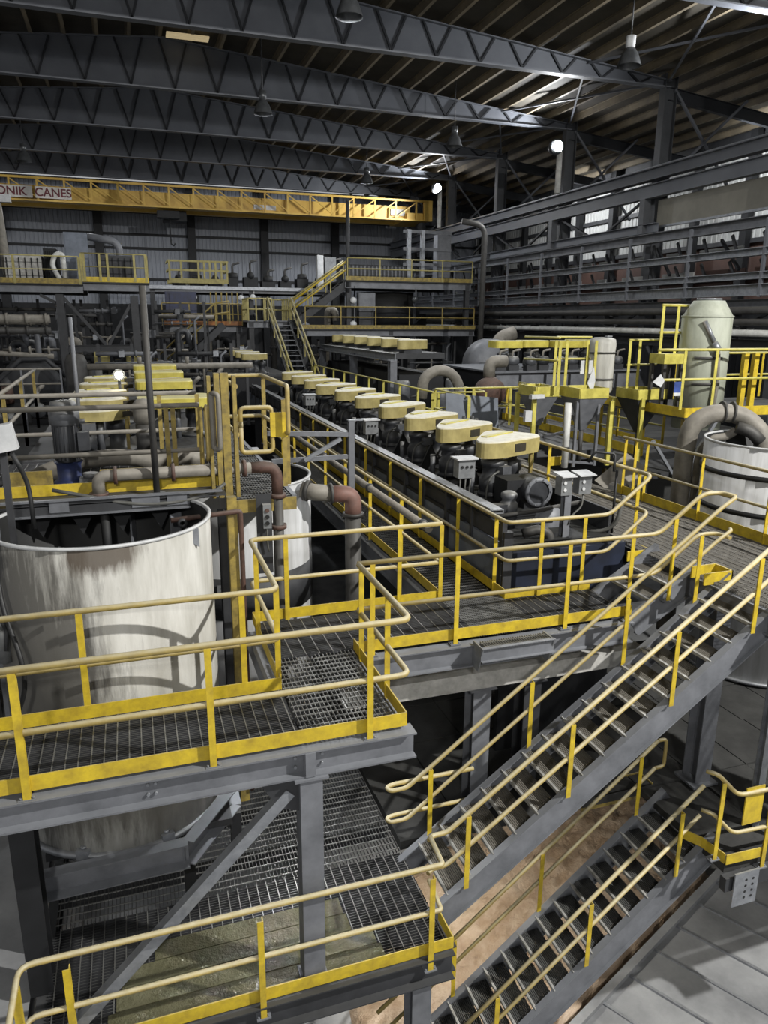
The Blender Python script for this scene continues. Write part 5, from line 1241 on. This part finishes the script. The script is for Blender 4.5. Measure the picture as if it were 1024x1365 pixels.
for i, (z, r, mm, lab) in enumerate(((3.55, .17, PIPE, 'thick pale pipe on the far left under the high platform'), (3.1, .14, PIPED, 'dark pipe just below the thick pale pipe'), (2.35, .1, PIPE, 'thin sagging pipe at the far left above the ball mill'))):
    q = thing('process_pipe', lab, 'pipe', (-4, 33, z)); MB().tube([(-9, 33, z + (.15 if i == 2 else 0)), (-2.9, 33, z - (.25 if i == 2 else 0))], r, 10).done('pipe', mm, q)
    for j in range(3): MB().cyl((-4.5 + .7 * j, 33, z), (-4.42 + .7 * j, 33, z), r + .06, 12).done('flange', mm, q)
q = thing('ball_mill', 'dim domed grinding mill in a dark bay at the far left', 'mill', (-4, 33, 0))
MB().lathe((-3.9, 34, .9), [(0, -.9), (.9, -.85), (1.15, -.6), (1.15, 1.2), (.8, 1.4), (0, 1.5)], 24, 'y').done('drum', STEELD, q); MB().b2((-5.3, 32.8, -.5), (-2.8, 35, .3)).done('base', STEELB, q)
MB().tube([(-5.0, 32.9, .2), (-5.0, 32.9, 1.2), (-4.1, 32.9, 2.0), (-3.2, 32.9, 2.0), (-2.5, 32.9, 1.3)], .1, 8).done('frame_arch', STEELD, q); MB().cyl((-4.7, 32.7, .3), (-4.7, 32.7, 1.0), .22, 10).done('lantern', RUST, q); MB().cyl((-4.7, 32.7, 1.0), (-4.7, 32.7, 1.3), .3, 10, .05).done('lantern_hood', STEELD, q)
q = thing('bag_filter', 'rounded dusty vessel standing left of the yellow plates', 'vessel', (-2, 30.4, 1)); MB().lathe((-1.95, 30.6, 0), [(0, -.5), (.36, -.5), (.4, .6), (.4, 2.0), (.3, 2.25), (0, 2.32)], 16).done('vessel', PIPED, q); MB().cyl((-1.35, 30.8, -.5), (-1.35, 30.8, 1.9), .3, 12).done('vessel', PIPED, q)
for i, (x0, z0) in enumerate(((-1.1, 2.0), (.15, 2.0))):
    q = thing('yellow_plate', ('left' if i == 0 else 'right') + ' dirty yellow plate under the dark tower', 'plate', (x0, 33, z0)); MB().b2((x0 - .3, 33.4, z0 - .25), (x0 + .3, 33.45, z0 + .25)).done('plate', YELF, q); MB().b2((x0 - .25, 33.45, -.5), (x0 - .2, 33.5, z0)).done('leg', STEELD, q)
handrail('thin grey handrail below the dirty yellow plates', 'far thin handrails', [(-1.3, 31.5, -.5), (1.6, 31.5, -.5)], spacing=.75, h=2.4, mid=1.8, mrail=STEELL, mpost=STEEL, feet=False, n=6, r=.035)
handrail('grey handrail at the far left before the grinding mill', 'far thin handrails', [(-6, 28, -.2), (-2.3, 28, -.2)], spacing=1.2, h=2.1, mid=1.6, mrail=PIPE, mpost=STEEL, feet=False, n=6, r=.04)
# mid deck and cage
F2 = fplat('mid_deck', 'long dark deck across the back of the hall carrying the yellow cage', 1.2, 12.2, 43, 47, 5.35, toe=False)
MB().bar((1.2, 42.9, 5.25), (12.2, 42.9, 5.25), .12, .18).done('edge_pipe', STEELL, F2)
C1 = thing('yellow_cage', 'bright yellow railed cage on the far dark deck', 'cage', (3.9, 43.5, 5.4))
for i in range(11):
    x0 = 2.35 + 3.05 * i / 10
    if i in (1, 3, 4): continue
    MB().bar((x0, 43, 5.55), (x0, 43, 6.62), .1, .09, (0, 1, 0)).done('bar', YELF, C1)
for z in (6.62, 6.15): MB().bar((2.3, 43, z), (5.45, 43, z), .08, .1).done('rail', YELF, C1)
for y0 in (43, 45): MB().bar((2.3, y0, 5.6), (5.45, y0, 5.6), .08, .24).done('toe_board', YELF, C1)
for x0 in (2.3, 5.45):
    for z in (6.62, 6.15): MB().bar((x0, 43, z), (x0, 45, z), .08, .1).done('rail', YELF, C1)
random.seed(5)
labs = ['low', 'small', 'squat', 'twin', 'tall', 'round', 'dark', 'flat', 'short', 'narrow']
for i in range(10):
    x0 = 2.9 + 1.0 * i; w = .5 + .3 * random.random(); h = .6 + .9 * random.random() * (i > 2)
    q = thing('deck_machine', f'{labs[i]} dark pump set on the far deck, number {i + 1} from the left'.replace(f', number {i + 1} from the left', ', ' + ('leftmost' if i == 0 else 'rightmost' if i == 9 else NTH[i] + ' from the left')), 'pump', (x0, 44.5, 5.35), 'pump sets on the far deck')
    MB().b2((x0 - w / 2, 44.2, 5.35), (x0 + w / 2, 45, 5.35 + h * .5)).done('base', STEELB, q)
    MB().lathe((x0, 44.4, 5.55 + h * .4), [(0, -.25), (.18, -.25), (.22, 0), (.18, .25), (0, .28)], 12, 'x' if i % 2 else 'y').done('casing', STEELB, q)
    MB().tube([(x0, 44.5, 5.4), (x0, 44.5, 5.6 + h), (x0 + .4, 44.5, 5.7 + h)], .06, 6, True, .15).done('pipe', PIPED, q)
q = thing('white_cabinet', 'narrow white cabinet on the far deck left of the high stair', 'cabinet', (11.2, 43.5, 5.4))
MB().b2((10.6, 43.4, 5.35), (10.95, 43.8, 7.2)).done('pipe_stack', WHITE, q); MB().b2((11.05, 43.4, 5.35), (11.7, 44, 7.1)).done('body', BOXG, q)
# dark equipment below the mid deck
random.seed(21)
mats = [STEELB, STEELD, PIPED, MOTOR, STEELD, BLUED, STEEL, PIPE]
desc = ['upright', 'thick', 'thin', 'bent', 'stout', 'slender', 'flanged', 'grimy']
plc = ['under the yellow cage', 'under the far deck', 'behind the small stair landing', 'near the leaning pole', 'beside the yellow stair']
ORDW = ['', 'second', 'third', 'fourth', 'fifth', 'sixth', 'seventh', 'eighth', 'ninth', 'tenth', 'eleventh', 'twelfth', 'thirteenth', 'fourteenth', 'fifteenth', 'sixteenth', 'seventeenth', 'eighteenth', 'nineteenth', 'twentieth']
for row, (ya, n, where) in enumerate(((42.5, 18, 'under the far dark deck'), (35.6, 10, 'in front of the pipe racks'))):
    for i in range(n):
        x0 = -8.5 + (11.5 if row else 20.5) * (i + .3 * random.random()) / n; z1 = (1.6 if row else 2.4) + 1.9 * random.random(); r = .08 + .14 * random.random()
        cl, mm = [('black', STEELB), ('dark grey', STEELD), ('brown grey', PIPED), ('charcoal', MOTOR), ('grey', STEEL), ('dusty', PIPE)][i % 6]
        q = thing('riser_pipe', f'{cl} hooked riser pipe {where}, ' + (ORDW[i] + ' from the left' if i else 'leftmost'), 'pipe', (x0, ya, -.5), 'riser pipes below the far decks')
        dx = .45 if i % 2 else -.45
        MB().tube([(x0, ya, -.5), (x0, ya, z1), (x0 + dx, ya, z1), (x0 + dx, ya, z1 - .6)], r, 8, True, r * 2).done('pipe', mm, q)
        MB().cyl((x0, ya, z1 * .5), (x0, ya, z1 * .5 + .08), r + .07, 10).done('flange', STEELD, q)
for i in range(10):
    yl = 37.2 + .32 * (i % 4); x0 = -8 + 1.35 * i; z0 = (.8, 1.9, 2.9, 3.7)[i % 4]
    q = thing('cross_line', f'{("low", "knee high", "chest high", "high")[i % 4]} level cross pipe with a valve below the far decks, ' + (ORDW[i] + ' from the left' if i else 'leftmost'), 'pipe', (x0, 38.5, z0), 'cross lines below the far decks')
    MB().bar((x0 + .2, yl, -.5), (x0 + .2, yl, z0), .07, .07, (0, 1, 0)).done('pipe_stand', STEELB, q); MB().bar((x0 + 2.3, yl, -.5), (x0 + 2.3, yl, z0), .07, .07, (0, 1, 0)).done('pipe_stand', STEELB, q)
    MB().tube([(x0, yl, z0), (x0 + 2.6, yl, z0)], .07 + .03 * (i % 3), 8).done('pipe', [PIPED, PIPE, STEEL][i % 3], q)
    MB().box((x0 + 1.0, yl, z0), (.3, .3, .34)).done('valve', [MOTORG, STEELD, MOTOR][i % 3], q)
q = thing('blue_tank', 'dark blue box tank under the yellow cage', 'tank', (3, 42, 3)); MB().b2((2.0, 42.0, 2.9), (3.6, 42.4, 5.0)).done('body', BLUED, q); MB().b2((2.2, 41.95, 3.1), (2.4, 42.0, 4.9)).done('stiffener', BLUED, q)
for i in range(6):
    x0 = 4.3 + .28 * i; q = thing('yellow_bar', f'{NTH[i]} thin yellow upright bar right of the dark blue box tank', 'bar', (x0, 41.5, 3.4), 'thin yellow upright bars'); MB().bar((x0, 41.5, 3.2), (x0, 41.5, 5.0), .07, .07, (0, 1, 0)).done('bar', YELD, q)
for i, (x0, z0) in enumerate(((3.55, 4.75), (6.1, 4.75), (6.75, 4.8), (11.2, 4.6), (11.2, 3.4), (14.6, 4.7))):
    q = thing('small_lamp', ('small lit lamp under the right half of the yellow cage', 'left of two lit lamps under the far deck', 'right of two lit lamps under the far deck', 'small lit lamp by the high stair, upper', 'small lit lamp by the high stair, lower', 'small lit lamp under the right upper platform')[i], 'lamp', (x0, 42.95 if i < 3 else 38.2, z0)); MB().lathe((x0, 42.95 if i < 3 else 38.2, z0), [(0, -.12), (.16, -.1), (.18, .05), (0, .12)], 10, 'y').done('lamp_glass', LAMPO if i in (5,) else LAMPS if i < 0 else WHITE, q); MB().bar((x0 + .1, 43.1 if i < 3 else 38.3, z0 - .1), (x0 + .1, 43.1 if i < 3 else 38.3, 5.3), .05, .07, (0, 1, 0)).done('stand', WHITE if i in (2,) else STEEL, q)
# landing with yellow stair
F3 = fplat('stair_landing', 'small landing at the head of the steep yellow stair', 5.75, 7.9, 38.5, 40.5, 3.55, STEEL, toe=False)
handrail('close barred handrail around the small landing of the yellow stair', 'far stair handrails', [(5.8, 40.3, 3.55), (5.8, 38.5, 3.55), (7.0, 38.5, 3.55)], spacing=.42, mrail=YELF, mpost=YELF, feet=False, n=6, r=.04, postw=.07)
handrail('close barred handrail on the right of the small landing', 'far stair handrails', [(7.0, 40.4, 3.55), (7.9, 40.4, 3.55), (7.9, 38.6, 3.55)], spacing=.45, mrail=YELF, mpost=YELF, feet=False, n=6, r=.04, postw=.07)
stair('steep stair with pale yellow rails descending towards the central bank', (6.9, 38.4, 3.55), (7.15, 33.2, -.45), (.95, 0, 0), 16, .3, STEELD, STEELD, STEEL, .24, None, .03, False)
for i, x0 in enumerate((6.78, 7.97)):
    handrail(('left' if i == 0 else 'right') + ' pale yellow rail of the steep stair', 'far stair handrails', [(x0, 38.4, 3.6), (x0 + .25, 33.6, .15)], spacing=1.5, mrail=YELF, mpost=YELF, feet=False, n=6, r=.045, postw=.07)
F4 = fplat('rear_landing', 'dark rear landing with an orange toe board left of the yellow stair', 1.7, 5.7, 40, 42, 3.3, STEELD, toe=True, mt=ORANGE)
handrail('dull yellow handrail of the rear landing', 'far stair handrails', [(1.7, 40, 3.3), (5.7, 40, 3.3)], spacing=1.3, mrail=YELD, mpost=YELD, feet=False, n=6, r=.035)
stair('dark stair with a dull yellow rail going down left of the rear landing', (4.4, 38.8, 3.3), (.1, 38.8, -.5), (0, .9, 0), 14, .3, STEELD, STEELD, STEELD, .24, None, .03, False)
handrail('dull yellow rail of the dark stair left of the rear landing', 'far stair handrails', [(4.9, 38.7, 3.4), (4.2, 38.7, 3.3), (.3, 38.7, -.15)], spacing=1.2, mrail=YELD, mpost=YELD, feet=False, n=6, r=.045)
# right upper platforms
F5 = fplat('upper_right_platform', 'upper platform at the back right with a dull toe board', 10.8, 17.9, 38.2, 42, 5.6, STEELD, .34, zc=3.16)
handrail('yellow handrail of the upper platform at the back right', 'back right handrails', [(10.9, 38.2, 5.62), (17.9, 38.2, 5.62)], spacing=1.75, mrail=YELF, mpost=YELF, feet=False, n=6, r=.04)
F6 = fplat('lower_right_platform', 'lower platform at the back right below the dull toe board', 8.4, 18.1, 38, 42, 3.15, STEELD, .3)
handrail('dull yellow handrail of the lower platform at the back right', 'back right handrails', [(8.6, 38, 3.2), (18, 38, 3.2)], spacing=1.9, mrail=YELD, mpost=YELD, feet=False, n=6, r=.04)
stair('stair rising right to the upper platform with bright yellow rails', (10.9, 38.4, 5.6), (8.2, 38.4, 3.6), (0, .9, 0), 9, .36, STEELD, STEELD, STEEL, .24, None, .03, False)
for i, y0 in enumerate((38.35, 39.35)):
    handrail(('front' if i == 0 else 'rear') + ' bright yellow rail of the stair to the upper right platform', 'back right handrails', [(11.0, y0, 5.65), (8.1, y0, 3.6)], spacing=1.2, mrail=YELF if i else YEL, mpost=YELF, feet=False, n=6, r=.05, h=.95)
q = thing('ribbed_bin', 'wide dark ribbed bin on the upper right platform', 'bin', (13, 40, 5.6))
MB().b2((11.2, 40, 5.65), (14.8, 41.5, 6.5)).done('body', STEELD, q)
for k in range(16): MB().b2((11.25 + .22 * k, 39.96, 5.7), (11.33 + .22 * k, 40, 6.45)).done('slat', STEEL, q)
q = thing('grey_cabinet', 'grey control cabinet on the lower platform at the back right', 'cabinet', (12, 38.6, 3.2)); MB().b2((11.6, 38.5, 4.1), (12.5, 38.9, 5.0)).done('body', STEEL, q); MB().b2((11.65, 38.6, 3.2), (12.45, 38.8, 4.05)).done('stand', STEELD, q); MB().b2((11.65, 38.48, 4.15), (12.45, 38.5, 4.95)).done('door', STEEL, q)
q = thing('dark_tank', 'large dark round tank under the upper platform at the back right', 'tank', (14, 41, 3.2)); MB().lathe((13.9, 41, 0), [(0, 3.2), (1.6, 3.2), (1.6, 5.1), (0, 5.1)], 28).done('shell', STEELB, q)
q = thing('machine_gantry', 'tall pale machine frame on the upper platform by the runway', 'frame', (16.5, 40, 5.6))
MB().b2((16.6, 40, 5.7), (17.4, 40.6, 8.2)).done('side_plate', STEEL, q)
for x0 in (14.9, 15.7): MB().bar((x0, 40, 5.6), (x0, 40, 8.4), .2, .2, (0, 1, 0)).done('post', STEELL, q)
for z in (6.6, 7.4, 8.3): MB().bar((14.6, 40, z), (17.4, 40, z), .14, .16).done('cross_bar', STEEL, q)
q = thing('tall_bend_pipe', 'tall grey pipe with a bent top beside the cable rack', 'pipe', (16.0, 33, 0))
MB().tube([(16.0, 33, -.5), (16.05, 33, 7.9), (15.0, 33.3, 8.05)], .13, 12, True, .6).done('pipe', PIPED, q)
q = thing('thin_tall_post', 'thin dark post rising from the upper right platform corner', 'post', (10.9, 38.2, 5)); MB().cyl((10.95, 38.3, 5.0), (10.95, 38.3, 9.4), .1, 8).done('post', STEELD, q)
q = thing('red_pump', 'dull red grey pump on the yard behind the pump pit', 'pump', (11.3, 22.4, .3)); MB().lathe((11.3, 22.4, 1.3), [(0, -.3), (.45, -.3), (.52, 0), (.45, .3), (0, .35)], 16, 'y').done('casing', RUST, q); MB().b2((10.7, 22, .3), (11.9, 22.9, .8)).done('base', STEELD, q); MB().tube([(11.3, 22.5, 1.8), (11.3, 22.5, 2.3), (11.9, 22.5, 2.3)], .2, 10, True, .3).done('outlet', PIPE, q)
for i, (x0, y0, rr, z1) in enumerate(((10.9, 24.6, .25, 1.5), (10.2, 24, .32, 1.2), (9.2, 25.2, .3, 1.4))):
    q = thing('yard_motor', ('first', 'second', 'third', 'fourth', 'fifth')[i] + ' grimy yard motor between the raised bank and the right wall', 'motor', (x0, y0, .44), 'yard motors'); MB().lathe((x0, y0, 0), [(0, .44), (rr, .44), (rr, z1), (rr * .8, z1 + .1), (0, z1 + .12)], 14).done('body', MOTORG, q); MB().b2((x0 - rr - .1, y0 - rr - .1, .3), (x0 + rr + .1, y0 + rr + .1, .6)).done('base', STEELD, q); MB().tube([(x0 + rr, y0, .9), (x0 + rr + .5, y0, 1.0), (x0 + rr + .6, y0, .5)], .05, 6, True, .2).done('pipe', PIPED, q)
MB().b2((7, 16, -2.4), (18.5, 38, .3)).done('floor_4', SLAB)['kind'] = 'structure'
# ------------------------------------------------------------------ process clutter under the far platforms
random.seed(31)
RK = [(-8.6, 3.2, 36.9, 'behind the grinding mill, leftmost'), (-5.2, 3.0, 36.9, 'behind the grinding mill, to its right'), (-1.9, 2.2, 36.9, 'between the legs of the dark tower'), (1.3, 2.2, 36.9, 'right of the dark tower'), (-1.2, 2.6, 32.6, 'below the dirty yellow plates'), (2.0, 2.2, 33.0, 'before the dark stair'), (4.2, 1.5, 38.0, 'under the rear landing'), (8.6, 2.0, 39.2, 'under the rising stair'), (11.4, 3.0, 39.4, 'under the lower right platform'), (14.8, 2.8, 39.4, 'under the lower right platform, by the runway')]
for k, (x0, w, y0, wh) in enumerate(RK):
    zt = 4.4 if k < 4 else 2.6 if k < 8 else 2.7
    T = thing('pipe_rack', f'tangled dark pipe rack {wh}', 'pipe rack', (x0 + w / 2, y0, -.5), 'pipe racks below the far platforms')
    for xx in (x0, x0 + w * .5, x0 + w):
        MB().bar((xx, y0 + .15, -.5), (xx, y0 + .15, zt), .12, .1, (0, 1, 0)).done('rack_post', STEELD, T)
    n = 7 if zt > 3 else 5
    for j in range(n):
        z = .1 + (zt - .3) * (j + .5) / n + .1 * random.random(); r = .03 + .06 * random.random()
        mm = (PIPE, PIPED, STEEL, STEELD, PIPE, MOTORG)[(j + k) % 6]
        yy = y0 - .12 * (j % 3)
        p = MB().tube([(x0 - .1, yy, z), (x0 + w * (.55 + .45 * random.random()), yy, z)], r, 8).done('pipe', mm, T)
        for q2 in range(2):
            xx = x0 + w * (.15 + .5 * random.random())
            MB().cyl((xx, yy, z), (xx + .07, yy, z), r + .05, 10).done('flange', mm, p)
        if j % 2 == 0:
            xx = x0 + w * (.2 + .6 * random.random())
            v = MB().box((xx, yy - .05, z), (.22, .22, .24)).done('valve', (MOTORG, STEELL, MOTOR)[j % 3], T)
            MB().lathe((xx, yy - .2, z + .16), [(.07, 0), (.1, -.015), (.1, .015), (.07, 0)], 10).done('hand_wheel', (RUST, YELD, STEEL)[(j + k) % 3], v)
    for j in range(3):
        xx = x0 + w * (j + .3) / 3
        MB().tube([(xx, y0 - .3, -.5), (xx, y0 - .3, zt * (.4 + .2 * j)), (xx + .25, y0 - .2, zt * (.4 + .2 * j) + .2)], .05, 8, True, .1).done('upright_pipe', (PIPED, PIPE, STEEL)[j], T)
for k, (x0, y0, z0, w, h, lab, mm) in enumerate(((-6.2, 30.2, -.5, .9, .8, 'squat grey pump set at the far left behind the receding rails', MOTORG), (-4.6, 29.6, -.5, .8, .7, 'second squat pump set from the far left behind the receding rails', MOTOR), (-3.2, 29.8, -.5, .7, 1.0, 'taller pump set left of the rounded dusty vessel', MOTORG), (2.4, 29.6, -.5, .8, 1.2, 'grimy pump set right of the yellow flat guards', MOTOR), (3.2, 28.8, -.5, .5, 1.6, 'narrow grey cabinet near the small cream guards', STEEL))):
    T = thing('pump_set', lab, 'pump', (x0, y0, z0))
    MB().b2((x0 - w / 2, y0 - .3, z0), (x0 + w / 2, y0 + .3, z0 + h * .5)).done('plinth', STEELB, T)
    MB().lathe((x0 - w * .2, y0, z0 + h * .8), [(0, -.28), (.26, -.26), (.3, 0), (.26, .24), (0, .26)], 14, 'y').done('casing', mm, T)
    MB().cyl((x0 + w * .1, y0, z0 + h * .8), (x0 + w * .6, y0, z0 + h * .8), .18, 12).done('motor', MOTORG, T)
    MB().tube([(x0 - w * .2, y0, z0 + h), (x0 - w * .2, y0, z0 + h + .5), (x0 + .1, y0 + .2, z0 + h + .7)], .08, 8, True, .2).done('outlet', PIPE, T)
